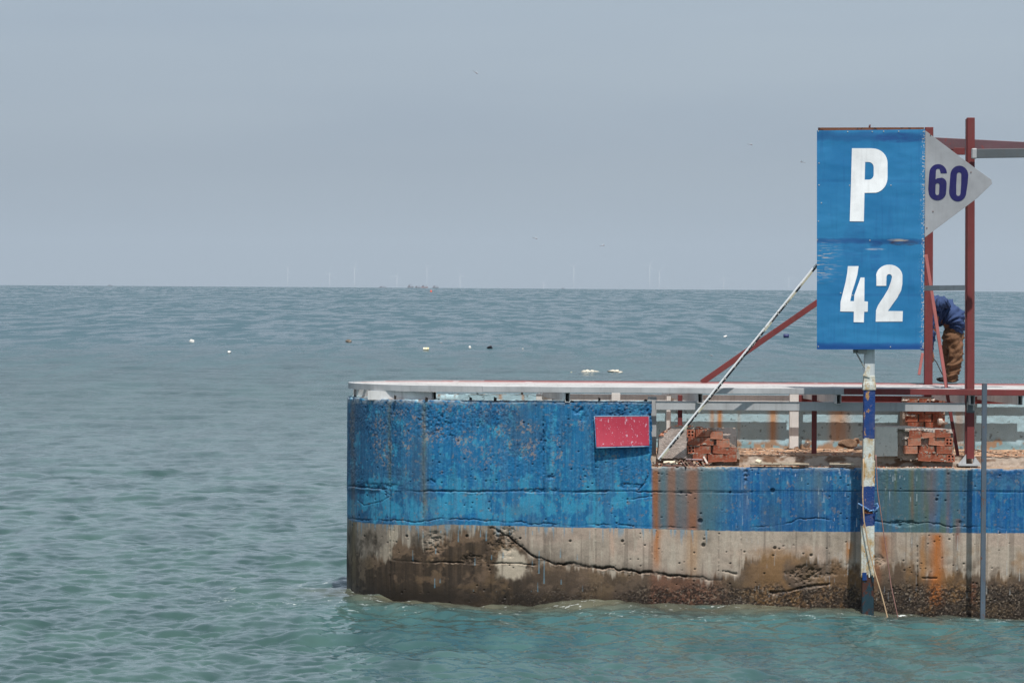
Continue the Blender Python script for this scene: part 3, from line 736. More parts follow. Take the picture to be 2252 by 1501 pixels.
def sea():
    cuts = [0.05, 0.15, 0.4, 1.0, 2.5, 7.0, 20.0, 60.0]
    T1 = (22.0, levels(ocean_tile(640, 22.0, 0.70, 0.0115, 3), cuts[:5], .9))
    T2 = (131.0, levels(ocean_tile(640, 131.0, 6.0, 0.024, 5, (-.2, -1.0)), cuts[:6], .9))
    T5 = (7.3, levels(ocean_tile(512, 7.3, .32, 0.0050, 15, (.3, -1.0), .25), cuts[:4], .9))
    T4 = (61.0, levels(ocean_tile(640, 61.0, 3.0, 0.009, 12, (.1, -1.0)), cuts[:6], .9))
    T3 = (23.7, levels(ocean_tile(512, 23.7, 1.5, 0.0085, 8, (.75, -1.0), .2), cuts[:5], .9))
    # rows: near coarse, then one row per ~0.75 photo pixel, then far
    r = [1.0]
    while r[-1] < 27: r.append(r[-1] * 1.05 + .05)
    while r[-1] < 16000:
        dr = max(.035, r[-1] ** 2 / (CH * FPX) * .75)
        r.append(r[-1] + min(dr, r[-1] * .045))
    r = np.array(r)
    fine = np.arange(-9.6, 9.6, .0128)
    a = np.concatenate([[-78, -60, -45, -34, -26, -21, -17, -14, -12, -11, -10.3], fine, [9.7, 10.3, 11, 12, 14, 17, 21, 26, 34, 45, 60, 78]])
    a = np.radians(a)
    A, R = np.meshgrid(a, r)
    X = R * np.sin(A); Y = R * np.cos(A)
    dr = np.gradient(r)[:, None] * np.ones_like(A)
    outer = 1 - sst(9.6, 10.5, np.abs(np.degrees(A)))
    near = sst(20, 28, R)
    amp = outer * near
    Z = np.zeros_like(X); DX = np.zeros_like(X); DY = np.zeros_like(X)
    lam = 1.5 * np.gradient(r)
    for (L, lv), rot in ((T1, .0), (T2, .3), (T3, -.5), (T4, .12), (T5, .4)):
        c, s = math.cos(rot), math.sin(rot)
        x = X * c - Y * s; y = X * s + Y * c
        lc = np.interp(np.log(np.clip(lam, .05, 60)), np.log(cuts), np.arange(len(cuts)))
        for j in range(len(lv)):
            wgt = np.clip(1 - np.abs(lc - j), 0, 1)
            rows = np.nonzero(wgt > 0)[0]
            if len(rows) == 0: continue
            i0, i1 = rows[0], rows[-1] + 1
            ww = wgt[i0:i1, None]
            h, dx, dy = lv[j]
            xs, ys = x[i0:i1], y[i0:i1]
            Z[i0:i1] += ww * samp(h, xs, ys, L)
            ddx = samp(dx, xs, ys, L); ddy = samp(dy, xs, ys, L)
            DX[i0:i1] += ww * (ddx * c + ddy * s); DY[i0:i1] += ww * (-ddx * s + ddy * c)
    # gusts: patches of calmer and rougher water
    gust = .75 + .5 * fbm(X / 9, Y / 30, 600, 3)
    Z *= gust * amp; DX *= gust * amp; DY *= gust * amp
    # swell slapping along the pier face
    along = np.exp(-np.clip(YF - Y, 0, 50) / 1.1)
    zw = np.interp(X, [-3, -1.76, -1, .0, .75, 1.3, 1.9, 2.6, 3.2, 3.9, 4.6, 6, 9], [0, .06, .03, .02, .04, .03, -.04, -.04, -.07, -.15, -.14, -.15, 0])
    Z += along * zw * (Y < YF + 1.5) * (X > -4)
    Z += .035 * np.exp(-((Y - 39.2 + .12 * X) / .22) ** 2) * np.exp(-((X - .6) / 1.6) ** 2)
    # shallow hump off the pier corner
    Z += .03 * np.exp(-((X + 2.1) / .8) ** 2 - ((Y - 42.6) / .4) ** 2)
    Z -= (R ** 2) / (2 * RE)
    sx, sy = X + DX, Y + DY
    # silt stirred up along the wall
    dist = np.where(X > XC, np.abs(YF - Y), np.abs(np.hypot(X - XC, Y - YC) - RP))
    silt = np.exp(-(dist / (.5 + .4 * fbm(X * 1.2, Y * 1.2, 610, 3))) ** 2) * sst(-2.9, -1.3, X) * sst(.25, .5, fbm(X * 1.5, Y * 2.5, 611, 3) + .2)
    silt *= (Y < YF + 2)
    far = sst(45, 260, R)
    mot = 0; prev = np.zeros_like(R)
    for q_, (r0, r1, fx, fy) in enumerate(((75, 130, .45, 2.4), (190, 330, .9, 7.5), (480, 900, 1.3, 12), (1e6, 2e6, 2.6, 50))):
        up_ = 1 - sst(r0, r1, R) if r0 < 1e5 else np.ones_like(R)
        mot = mot + (up_ - prev) * fbm(X / fx, Y / fy + X * .04, 620 + q_, 3, .62); prev = up_
    mot = (mot - .5) * 1.3 + .5 + .12 * (fbm(X / 30, Y / 90, 629, 3) - .5)
    teal = np.exp(-np.clip(YF - Y, 0, 60) / 4.0) * (X > -4) * sst(-2.6, -.4, X) * (Y < YF + .3)
    V = np.stack([sx, sy, Z], -1)
    n, m = A.shape
    o = gridmesh('sea', V.reshape(-1, 3), n, m, None, attrs=dict(silt=silt.ravel(), far=far.ravel(), teal=teal.ravel(), dist=dist.ravel(), mot=mot.ravel()))
    tag(o, kind='structure')
    return o
sea_o = sea()
wa = N('sea_water')
sil = wa.attr('silt', True); far = wa.attr('far', True); teal = wa.attr('teal', True); dst = wa.attr('dist', True)
c = wa.mix(far, lin(62, 86, 82), lin(46, 78, 86))
c = wa.mix(wa.math('MULTIPLY', teal, .8), c, lin(52, 94, 98))
c = wa.mix(wa.math('MULTIPLY', sil, .85), c, lin(88, 84, 68))
mot = wa.attr('mot', True)
c = wa.mix(1.0, c, wa.ramp(mot, [(.3, (.78, .81, .83, 1)), (.7, (1.18, 1.16, 1.14, 1))]), 'MULTIPLY')
# foam: small broken flecks close to the wall only
fo = wa.noise(7, 8, .75, wa.coord((1, 1.6, 1)))
fg = wa.f(fo, .585, .615)
nearw = wa.ramp(wa.math('MULTIPLY', dst, .4), [(.0, (1, 1, 1, 1)), (.5, (.55, .55, .55, 1)), (.9, (0, 0, 0, 1))])
fg = wa.math('MULTIPLY', fg, wa.math('MULTIPLY', nearw, wa.f(wa.noise(1.3, 2), .42, .6)))
c = wa.mix(fg, c, lin(215, 222, 222))
wa.set('Base Color', c)
wa.set('IOR', 1.333)
wa.set('Specular IOR Level', wa.ramp(wa.math('ADD', wa.math('MULTIPLY', wa.math('SUBTRACT', mot, .5), wa.math('ADD', .03, wa.math('SUBTRACT', wa.math('MULTIPLY', wa.f(far, .0, .06), 2.0), wa.math('MULTIPLY', wa.f(far, .6, 1.0), 1.72)))), .5), [(.36, (.26, .26, .26, 1)), (.64, (.74, .74, .74, 1))]))
wa.set('Roughness', wa.mix(fg, wa.mix(far, .05, wa.ramp(mot, [(.35, (.13, .13, .13, 1)), (.65, (.38, .38, .38, 1))])), .8))
b1 = wa.noise(4.5, 5, .62, wa.coord((.6, 1.8, 1)))
b2 = wa.noise(.55, 5, .6, wa.coord((.6, 1.0, 1)))
hgt = wa.mix(far, b1, b2)
bp = wa.n('ShaderNodeBump'); bp.inputs['Strength'].default_value = 1.0
wa.l(wa.math('ADD', .008, wa.math('MULTIPLY', far, .30)), bp.inputs['Distance'])
wa.l(hgt, bp.inputs['Height']); wa.l(bp.outputs[0], wa.b.inputs['Normal'])
sea_o.data.materials.append(wa.m)

# ------------------------------------------------------------------ sign on its pole
YP = 39.62                                   # middle of the pole
YS = 39.50                                   # face of the sign board
def pan(sx, sy, dy=0.0): return P(sx, sy, YS + dy)
def zz1(x, y): return (1740 + x / 2.681, 240 + y / 2.681)    # tracing scale of the sign
def flat_shape(name, outlines, mat, parent, thick=0.0015, front=0.0):
    """closed outlines (lists of photo points on the sign plane, first is the outer one) -> thin sheet with holes"""
    cu = bpy.data.curves.new(name, 'CURVE'); cu.dimensions = '2D'; cu.fill_mode = 'BOTH'; cu.extrude = thick
    for pts in outlines:
        w3 = [pan(*p) for p in pts]
        sp = cu.splines.new('POLY'); sp.points.add(len(pts) - 1); sp.use_cyclic_u = True
        for q, v in zip(sp.points, w3): q.co = (v.x, v.z, 0, 1)
    tmp = bpy.data.objects.new('tmp', cu)
    S.collection.objects.link(tmp)
    dg = bpy.context.evaluated_depsgraph_get()
    me = bpy.data.meshes.new_from_object(tmp.evaluated_get(dg))
    bpy.data.objects.remove(tmp); bpy.data.curves.remove(cu)
    me.name = name
    for v in me.vertices:
        x, z, t = v.co
        v.co = (x, YS - front - t, z)
    me.materials.clear()
    return linkmesh(name, me, mat, parent)
def arc(cx, cy, rx, ry, a0, a1, n=10):
    return [(cx + rx * math.cos(math.radians(a0 + (a1 - a0) * i / n)), cy - ry * math.sin(math.radians(a0 + (a1 - a0) * i / n))) for i in range(n + 1)]

def sign_blue():
    m = N('blue_sign_sheet')
    co = m.coord()
    n = m.noise(1.6, 5, .6); st = m.noise(1.0, 4, .6, m.coord((26, 26, 1.6)))
    c = m.mix(m.f(n, .3, .7), lin(26, 112, 166, .9), lin(46, 132, 182, .9))
    c = m.mix(m.math('MULTIPLY', m.f(st, .52, .72), .3), c, lin(22, 84, 146, .8))
    # darker blue bands: sheet seam, top edge, bottom edge
    sep = m.n('ShaderNodeSeparateXYZ'); m.l(co, sep.inputs[0])
    zt, zs, zb = pan(1900, 290).z, pan(1900, 527).z, pan(1900, 766).z
    def band(z0, wd, amt, col, wob=.05):
        nonlocal c
        wv = m.math('MULTIPLY', m.math('SUBTRACT', m.noise(5, 4, .6, m.coord((1, 1, .4))), .5), wob)
        d = m.math('ABSOLUTE', m.math('SUBTRACT', m.math('ADD', sep.outputs[2], wv), z0))
        k = m.ramp(m.math('DIVIDE', d, wd), [(0, (1, 1, 1, 1)), (.55, (.75, .75, .75, 1)), (1, (0, 0, 0, 1))])
        c = m.mix(m.math('MULTIPLY', k, amt), c, col)
    band(zs - .012, .035, .8, lin(18, 78, 138, .8))
    band(zt - .05, .06, .6, lin(20, 72, 132, .8), .08)
    band(zb + .01, .06, .95, lin(16, 76, 148, .8), .05)
    band(pan(1900, 398).z, .02, .25, lin(20, 90, 150, .8), .01)
    band(pan(1900, 648).z, .02, .3, lin(20, 90, 150, .8), .01)
    def spot(sx_, sy_, rx, ry, amt, col, lo=.35, hi=.6, sc_=9):
        nonlocal c
        q0 = pan(sx_, sy_)
        dx_ = m.math('DIVIDE', m.math('SUBTRACT', sep.outputs[0], q0.x), rx * YS / FPX); dz_ = m.math('DIVIDE', m.math('SUBTRACT', sep.outputs[2], q0.z), ry * YS / FPX)
        k = m.math('SUBTRACT', 1.0, m.math('ADD', m.math('MULTIPLY', dx_, dx_), m.math('MULTIPLY', dz_, dz_)))
        k = m.math('MAXIMUM', k, 0.0)
        c = m.mix(m.math('MULTIPLY', m.math('MULTIPLY', m.f(k, 0, .4), m.f(m.noise(sc_, 5, .7, m.coord((1, 1, 4))), lo, hi)), amt), c, col)
    spot(1988, 534, 36, 7, .9, lin(52, 44, 60)); spot(1975, 528, 26, 3, .8, lin(170, 160, 150)); spot(1925, 548, 24, 2.5, .8, lin(176, 186, 196)); spot(1925, 536, 18, 7, .5, lin(24, 50, 100))
    spot(1975, 303, 60, 12, .75, lin(20, 64, 124)); spot(1880, 540, 30, 60, .25, lin(20, 60, 120)); spot(1925, 560, 14, 50, .3, lin(16, 70, 140))
    # scratches, worst on the left where things rubbed
    sc = m.noise(1.0, 3, .5, m.coord((9, 9, 130), (0, .22, 0)))
    lim = m.ramp(m.math('MULTIPLY', m.math('SUBTRACT', sep.outputs[0], pan(1797, 500).x), 3.5), [(0, (1, 1, 1, 1)), (1, (0, 0, 0, 1))])
    zl = m.ramp(m.math('MULTIPLY', m.math('ABSOLUTE', m.math('SUBTRACT', sep.outputs[2], pan(1797, 575).z)), 4.), [(.3, (1, 1, 1, 1)), (1, (0, 0, 0, 1))])
    c = m.mix(m.math('MULTIPLY', m.math('MULTIPLY', m.f(sc, .60, .63), lim), zl), c, lin(190, 178, 165))
    ch = m.noise(38, 4, .7, m.coord((1, 1, .5)))
    c = m.mix(m.f(ch, .735, .75), c, lin(190, 190, 190))
    # chipped rim on the right side
    er = m.ramp(m.math('MULTIPLY', m.math('SUBTRACT', pan(2032, 600).x, sep.outputs[0]), 14.), [(0, (1, 1, 1, 1)), (1, (0, 0, 0, 1))])
    c = m.mix(m.math('MULTIPLY', er, m.f(m.math('ADD', m.noise(60, 5, .7), m.math('MULTIPLY', er, .12)), .64, .68)), c, lin(205, 200, 192))
    m.set('Base Color', c).set('Roughness', .42)
    # buckled sheet
    m.bump(m.mix(.02, m.noise(2.2, 2, .4, m.coord((1, 1, 2.2))), m.noise(70, 3)), .6, .03)
    return m.m
M['signblue'] = sign_blue()
M['signwhite'] = paint_mat('white_lettering', (.86, .87, .88, 1), lin(170, 165, 160), .74, .5, 12, streak=.12)
M['signgrey'] = paint_mat('pale_grey_sheet', lin(154, 156, 160), lin(110, 96, 88), .735, .5, 14, streak=.12)
M['navy'] = paint_mat('navy_lettering', lin(22, 18, 88), lin(60, 64, 120), .76, .45, 16, streak=.1)
M['bolt'] = paint_mat('galvanised_bolt', lin(190, 188, 184), None, .7, .4)
M['rust'] = paint_mat('rusty_steel', lin(108, 66, 44), lin(60, 36, 28), .55, .85, 18)

def stripes(name, bands, chipcol, amt):
    """painted bands up a pole, flaking to rust; bands = [(z_top, colour), ...] from the bottom up"""
    m = N(name)
    co = m.coord(); sep = m.n('ShaderNodeSeparateXYZ'); m.l(co, sep.inputs[0])
    wob = m.math('MULTIPLY', m.math('SUBTRACT', m.noise(14, 4, .6), .5), .05)
    z = m.math('ADD', sep.outputs[2], wob)
    wst = m.mix(m.f(m.noise(1.0, 5, .7, m.coord((9, 9, 4))), .44, .60), WHT, lin(176, 150, 104))
    fx = lambda k_: wst if k_ is WHT else k_
    c = fx(bands[0][1])
    for (zt, _), (_, col) in zip(bands, bands[1:]):
        c = m.mix(m.math('GREATER_THAN', z, zt), c, fx(col))
    st = m.noise(1.0, 6, .78, m.coord((11, 11, 5)))
    c = m.mix(m.f(st, amt, amt + .04), c, lin(176, 134, 78))
    c = m.mix(m.f(st, amt + .06, amt + .10), c, chipcol)
    c = m.mix(m.math('MULTIPLY', m.f(m.noise(5, 5, .7), .46, .70), .15), c, lin(150, 128, 92))
    c = m.mix(m.math('MULTIPLY', m.f(m.noise(1.0, 4, .6, m.coord((40, 40, 3))), .54, .66), .35), c, lin(86, 66, 52))
    m.set('Base Color', c).set('Roughness', .6)
    m.bump(m.mix(.5, m.noise(16, 6, .75), m.noise(60, 4)), .8, .012)
    return m.m
def pz(sy): return P(1912, sy, YP).z
WHT = lin(196, 202, 196); BLU = lin(4, 66, 140, .66); TEA = lin(34, 78, 84, .8)
M['pole'] = stripes('striped_pole', [(pz(1155), WHT), (pz(1068), BLU), (pz(963), WHT), (pz(857), BLU), (9, WHT)], lin(86, 52, 36), .56)
M['polelow'] = paint_mat('submerged_pole', lin(22, 52, 64), lin(66, 36, 26), .50, .5, 9, dirt=lin(30, 24, 22), streak=.8)
M['poleup'] = paint_mat('grey_pole_paint', lin(184, 190, 192), lin(110, 90, 76), .68, .5, 12)

sgn = thing('sign_post', (PX(1912, YP), YP, 0), 'tall blue notice board with white lettering and a grey arrow, on a striped pole', 'sign post')
xs = lambda sx, Y=YP: PX(sx, Y)
# pole pieces, from the water up; each a little out of line with the next
MB().bar((xs(1913), YP, -.6), (xs(1912), YP, pz(1258)), .122, .122, up=(0, 1, 0)).build('pole_foot', M['polelow'], sgn, .006)
def tornbox(name, cx0, cx1, z0, z1, wdt, mat, tear=.05, seed=0, t=.006):
    """square tube whose lower rim is rusted away into a ragged edge"""
    k = 14; rnd = random.Random(seed)
    V = []; F = []
    per = []
    for s_ in range(4):
        for i in range(k):
            f = i / k * 2 - 1
            per.append([(f, -1), (1, f), (-f, 1), (-1, -f)][s_])
    n = len(per)
    for lay in range(9):
        for (a, b) in per:
            fz = lay / 8
            r = tear * (rnd.random() ** 2) if lay == 0 else 0
            cx = cx0 + (cx1 - cx0) * fz
            V.append((cx + a * wdt / 2, YP + b * wdt / 2, z0 + (z1 - z0) * fz + r))
    for lay in range(8):
        for i in range(n):
            j = (i + 1) % n
            F.append((lay * n + i, lay * n + j, (lay + 1) * n + j, (lay + 1) * n + i))
    o = newmesh(name, V, F, mat, sgn)
    md = o.modifiers.new('s', 'SOLIDIFY'); md.thickness = t; md.offset = -1
    return o
tornbox('lower_sleeve', xs(1911.5), xs(1910.5), pz(1268), pz(1128), .134, M['pole'], .06, 1)
MB().bar((xs(1911), YP + .005, pz(1262)), (xs(1911), YP + .005, pz(1060)), .100, .100, up=(0, 1, 0)).build('inner_pole', M['rust'], sgn, .004)
tornbox('middle_sleeve', xs(1910.5), xs(1912), pz(1120), pz(1012), .128, M['pole'], .035, 2)
MB().bar((xs(1911.5), YP, pz(1014)), (xs(1912.5), YP, pz(856)), .116, .116, up=(0, 1, 0)).build('upper_pole', M['pole'], sgn, .006)
# thick flaking white collar
mb = MB()
q = [(pz(857), .132), (pz(846), .134), (pz(838), .118), (pz(826), .112)]
vs = []
for z_, w_ in q: vs.append((Vector((xs(1912), YP, z_)), w_))
for (a, wa_), (b, wb_) in zip(vs, vs[1:]): mb.bar(a, b + Vector((0, 0, .004)), wa_, wa_, up=(0, 1, 0), taper=wb_ / wa_)
mb.build('flaking_collar', stripes('flaking_white', [(0, WHT), (9, WHT)], lin(120, 70, 46), .60), sgn, .004)
MB().bar((xs(1912), YP, pz(830)), (xs(1912), YP, pz(300)), .104, .104, up=(0, 1, 0)).build('mast', M['poleup'], sgn, .004)
MB().bar(P(1905, 828, YP - .062), P(1912, 803, YP - .058), .075, .012, up=(0, 1, 0), taper=.35).build('paint_flake', stripes('flake_white', [(0, WHT), (9, WHT)], lin(120, 70, 46), .58), sgn, .003)
# blue flaps of the rusted sleeve
flapm = paint_mat('blue_flap', BLU, lin(96, 58, 40), .62)
for f0, f1, fw in (((1902, 1275), (1901, 1258), .045), ((1901, 1150), (1895, 1112), .03), ((1922, 1150), (1925, 1112), .02)):
    MB().bar(P(*f0, YP - .068), P(*f1, YP - .070), fw, .006, up=(0, 1, 0)).build('torn_flap', flapm, sgn)
# board: frame box, face sheet, lettering
def quadbox(pts, y0, y1):
    return MB().prism([P(*p, YS + y0) for p in pts], (0, y1 - y0, 0))
bd = [(1797, 288), (2034, 286), (2031, 767), (1797, 767)]
board = quadbox([(1798, 289), (2033, 287), (2030, 766), (1798, 766)], .0, .05).build('board_frame', M['grey'], sgn, .002)
face = []
na, nb = 60, 120
for j in range(nb + 1):
    for i in range(na + 1):
        a, b = i / na, j / nb
        x = (1 - b) * ((1 - a) * 1796.5 + a * 2034.5) + b * ((1 - a) * 1796.5 + a * 2031.5); y = (1 - b) * (287 - a * 2.5) + b * 768
        bow = .006 * math.sin(a * 9 + b * 3) * math.sin(b * 12) + .010 * math.exp(-((b - .50) / .02) ** 2) * (0.4 + a) - .006 * math.exp(-((b - .52) / .02) ** 2)
        face.append(tuple(P(x, y, YS - .002 + bow * .10)))
face = np.array(face)
sheet = gridmesh('board_face', face, nb + 1, na + 1, M['signblue'], board)
LET = .0050
def Z1(pts): return [zz1(*p) for p in pts]
Pp = [[(358, 231), (470, 231)] + arc(480, 318, 88, 86, 82, 0, 8) + [(568, 400)] + arc(486, 402, 82, 92, 0, -80, 8) + [(432, 494), (428, 662), (345, 661), (352, 450)],
      [(436, 312), (452, 312)] + arc(455, 342, 31, 30, 85, 0, 6) + [(486, 384)] + arc(457, 386, 29, 30, 0, -90, 6) + [(433, 416)]]
F4 = [[(334, 925), (397, 925), (390, 975), (376, 1025), (358, 1080), (348, 1131), (370, 1131), (372, 1095), (392, 1040), (409, 992), (432, 992), (431, 1132), (452, 1134), (451, 1193), (430, 1194), (428, 1256), (368, 1255), (369, 1193), (289, 1192), (291, 1135), (305, 1080), (320, 1020), (330, 965)]]
F2 = [[(502, 1041), (502, 985)] + arc(578, 985, 78, 69, 175, 5, 14) + [(655, 1030), (648, 1068), (625, 1112), (597, 1150), (570, 1189), (658, 1190), (656, 1251), (498, 1252), (500, 1185), (512, 1155), (545, 1105), (572, 1060), (588, 1015), (594, 990)] + arc(578, 988, 16, 16, 10, 180, 6) + [(560, 1041)]]
D6 = [[(917, 378), (882, 378)] + arc(866, 360, 12, 9, 40, 180, 5)[::1] + [(853, 372), (851, 415), (860, 408), (880, 405)] + arc(884, 438, 32, 34, 85, 0, 5) + [(915, 470), (912, 500)] + arc(862, 486, 52, 52, -12, -176, 12) + [(808, 470), (812, 400)] + arc(866, 378, 52, 54, 178, 4, 12),
      [(851, 444), (850, 494)] + arc(861, 498, 10, 9, 190, 350, 5) + [(872, 490), (874, 446)] + arc(863, 444, 10, 8, 10, 170, 4)]
D0 = [arc(991, 390, 53, 57, 0, 180, 14) + [(934, 440), (931, 480)] + arc(982, 486, 51, 58, 180, 360, 14) + [(1040, 440)],
      [(976, 395)] + arc(990, 384, 13, 12, 170, 10, 5) + [(1002, 440), (998, 494)] + arc(985, 500, 12, 12, -5, -175, 5) + [(973, 450)]]
for sh, mt in ((Pp, 'signwhite'), (F4, 'signwhite'), (F2, 'signwhite')):
    flat_shape('letter' if sh is Pp else 'digit', [Z1(o_) for o_ in sh], M[mt], board, .001, LET)
tri = [(2035, 287), (2149, 373), (2180, 395), (2182, 404), (2150, 435), (2034, 522)]
trib = MB().prism([P(*p, YS - .002) for p in tri], (0, .03, 0)).build('arrow_panel', M['signgrey'], sgn, .001)
for sh in (D6, D0): flat_shape('digit', [Z1(o_) for o_ in sh], M['navy'], trib, .001, .004)
# rivets
for b_ in ((822, 152), (800, 700), (1060, 372), (836, 603)):
    c_ = pan(*zz1(*b_)); MB().tube([c_ - Vector((0, .008, 0)), c_ + Vector((0, .003, 0))], [.0055, .0065], 8).build('rivet', M['rust'], trib)
bolts = [(160, 130), (333, 133), (478, 133), (545, 131), (634, 131), (780, 132), (779, 175), (778, 297), (164, 318), (164, 447), (345, 449), (588, 448), (778, 446), (178, 552), (777, 600), (155, 770), (464, 773), (775, 766), (776, 905), (292, 1083), (363, 1096), (632, 1095), (772, 1095), (160, 660), (770, 1180), (160, 1398), (775, 1398), (585, 1400)]
mb = MB()
for b in bolts:
    c_ = pan(*zz1(*b)) ; mb.tube([c_ - Vector((0, .007, 0)), c_ - Vector((0, -.004, 0))], [.0055, .0065], 8)
mb.build('rivet', M['bolt'], board, recalc=True)['kind'] = 'stuff'
MB().bar(P(1799, 286, YS + .02), P(2032, 285.5, YS + .02), .05, .003, up=(0, 1, 0)).build('top_trim', M['rust'], board)
MB().tube([P(1912.5, 288, YS + .05), P(1912.5, 277, YS + .05), P(1914, 274, YS + .05)], [.011, .010, .006], 10).build('top_rod', paint_mat('dark_red_rod', lin(84, 44, 44)), sgn)
# bracket under the board
MB().bar(P(1880, 770, YP - .02), P(1901, 808, YP - .03), .012, .055, up=(0, 1, 0)).bar(P(1876, 771, YP - .02), P(1912, 769, YP - .02), .05, .012, up=(0, 1, 0)).bar(P(1897, 768, YS + .03), P(1897, 778, YS + .03), .09, .02, up=(0, 1, 0)).build('bracket', paint_mat('worn_bracket', lin(130, 134, 130), lin(80, 60, 46), .6), sgn, .001)

# ropes hanging beside the pole
def rope(name, pts, r, mat, label, cat='rope', group=None):
    v = []
    for (x0, y0, Y0), (x1, y1, Y1) in zip(pts, pts[1:]):
        for t in range(6):
            f = t / 6; v.append(P(x0 + (x1 - x0) * f, y0 + (y1 - y0) * f, Y0 + (Y1 - Y0) * f))
    v.append(P(*pts[-1]))
    for i in range(1, len(v) - 1): v[i] = v[i] * .6 + (v[i - 1] + v[i + 1]) * .2
    return tag(MB().tube(v, r, 8).build(name, mat), label, cat, group)
tanm = paint_mat('tan_rope', lin(188, 160, 128), lin(120, 90, 70), .6, .9, 40)
pnk = paint_mat('faded_pink_rope', lin(150, 112, 104), lin(100, 70, 64), .6, .9, 40)
rope('rope', [(1899, 1008, 39.54), (1897, 1090, 39.50), (1900, 1145, 39.50), (1912, 1210, 39.50), (1925, 1262, 39.49), (1940, 1310, 39.48), (1957, 1378, 39.46)], .0072, tanm, 'tan rope running down the front of the striped pole into the water')
rope('rope', [(1926, 1000, 39.56), (1930, 1080, 39.56), (1939, 1140, 39.57), (1952, 1230, 39.58), (1960, 1290, 39.58), (1978, 1372, 39.58)], .0052, pnk, 'thin faded pink rope hanging right of the striped pole')
blr = paint_mat('blue_white_rope', lin(120, 160, 200), lin(40, 80, 150), .5, .8, 60)
mb = MB()
mb.tube([P(1887, 1106, 39.52), P(1896, 1111, 39.50), P(1908, 1119, 39.53), P(1916, 1122, 39.55)], [.005, .010, .009, .008], 8)
mb.tube([P(1922, 1110, 39.53), P(1929, 1107, 39.50), P(1932, 1113, 39.51), P(1927, 1120, 39.50), P(1922, 1126, 39.53)], [.006, .010, .010, .011, .006], 8)
mb.tube([P(1903, 1117, 39.545), P(1912, 1123, 39.54), P(1924, 1120, 39.545)], .008, 8)
tag(mb.build('rope_tie', blr), 'blue and white rope knotted round the striped pole', 'rope')

# ------------------------------------------------------------------ second pole just beyond, whose shadow falls down the wall
mp = thing('mooring_pole', (PX(2166, 39.55), 39.55, 0), 'slim grey steel pole standing in the water right of the blue notice board', 'pole')
MB().bar((PX(2166, 39.55), 39.55, -.6), (PX(2166, 39.55), 39.55, P(2166, 842, 39.55).z), .050, .050, up=(0, 1, 0)).build('shaft', paint_mat('worn_blue_pole', lin(80, 92, 104), lin(100, 66, 50), .6), mp, .003)

# ------------------------------------------------------------------ steel platform on the pier head
ZD = P(1400, 851, 39.95).z                     # deck top
TH = .062                                      # tube height
DYF, DYB = 39.95, 42.45
DR = (DYB - DYF) / 2; DYC = (DYF + DYB) / 2; DXC = PX(766, DYC) + DR * 1.16
plat = thing('steel_platform', (1.5, DYC, ZD), 'low steel platform of long grey and red rails with a curved left end', 'platform')
# curved rim + straight front and back rails
def rim_path(inset=0.0, n=26):
    rx = DR * 1.16 - inset; ry = DR - inset
    return [(DXC - rx * math.sin(math.pi * i / n), DYC - ry * math.cos(math.pi * i / n)) for i in range(n + 1)]
def ribbon(name, path, w, z0, z1, mat):
    """flat band following a path"""
    V = []; F = []
    n = len(path)
    for i, (x, y) in enumerate(path):
        a = path[max(i - 1, 0)]; b = path[min(i + 1, n - 1)]
        d = Vector((b[0] - a[0], b[1] - a[1])).normalized(); nn = Vector((-d.y, d.x))
        for s_ in (0, 1):
            for z in (z0, z1): V.append((x + nn.x * w * -s_, y + nn.y * w * -s_, z))
    for i in range(n - 1):
        a = 4 * i; b = a + 4
        F += [(a, b, b + 1, a + 1), (a + 2, a + 3, b + 3, b + 2), (a + 1, b + 1, b + 3, a + 3), (a, a + 2, b + 2, b)]
    F += [(0, 1, 3, 2), (4 * n - 4, 4 * n - 2, 4 * n - 1, 4 * n - 3)]
    return newmesh(name, V, F, mat, plat)
ribbon('curved_rim', rim_path(), .05, ZD - TH, ZD, M['grey'])
XG = PX(1857, DYF)
MB().box(DXC + .001, XG, DYF, DYF + .05, ZD - TH, ZD).build('front_rail', M['grey'], plat, .003)
MB().box(XG + .002, XR, DYF, DYF + .05, ZD - TH, ZD).build('front_rail', M['red'], plat, .003)
MB().box(DXC + .001, XR, DYB - .05, DYB, ZD - TH, ZD).build('rear_rail', M['red'], plat, .003)
M['topwhite'] = paint_mat('sunbleached_steel', lin(186, 186, 186), lin(160, 140, 136), .70, .75, 6)
M['toppink'] = paint_mat('sunbleached_red', lin(150, 92, 92), lin(176, 160, 160), .6, .75, 5)
ns = 19
for k in range(ns):
    y = DYF + .05 + .072 + (DYB - DYF - .1) * k / ns
    e = (y - DYC) / DR
    x0 = DXC - DR * 1.16 * math.sqrt(max(0, 1 - e * e)) + .05
    red = k in (12, 15, 17, 18)
    rnd = random.Random(k)
    sp_ = rnd.uniform(1.0, 5.0)
    zt = ZD - .002 - (0.004 * rnd.random())
    MB().box(x0, XR, y - .018, y + .018, zt - .026, zt).build('rail', M['toppink'] if red else M['topwhite'], plat, .003)
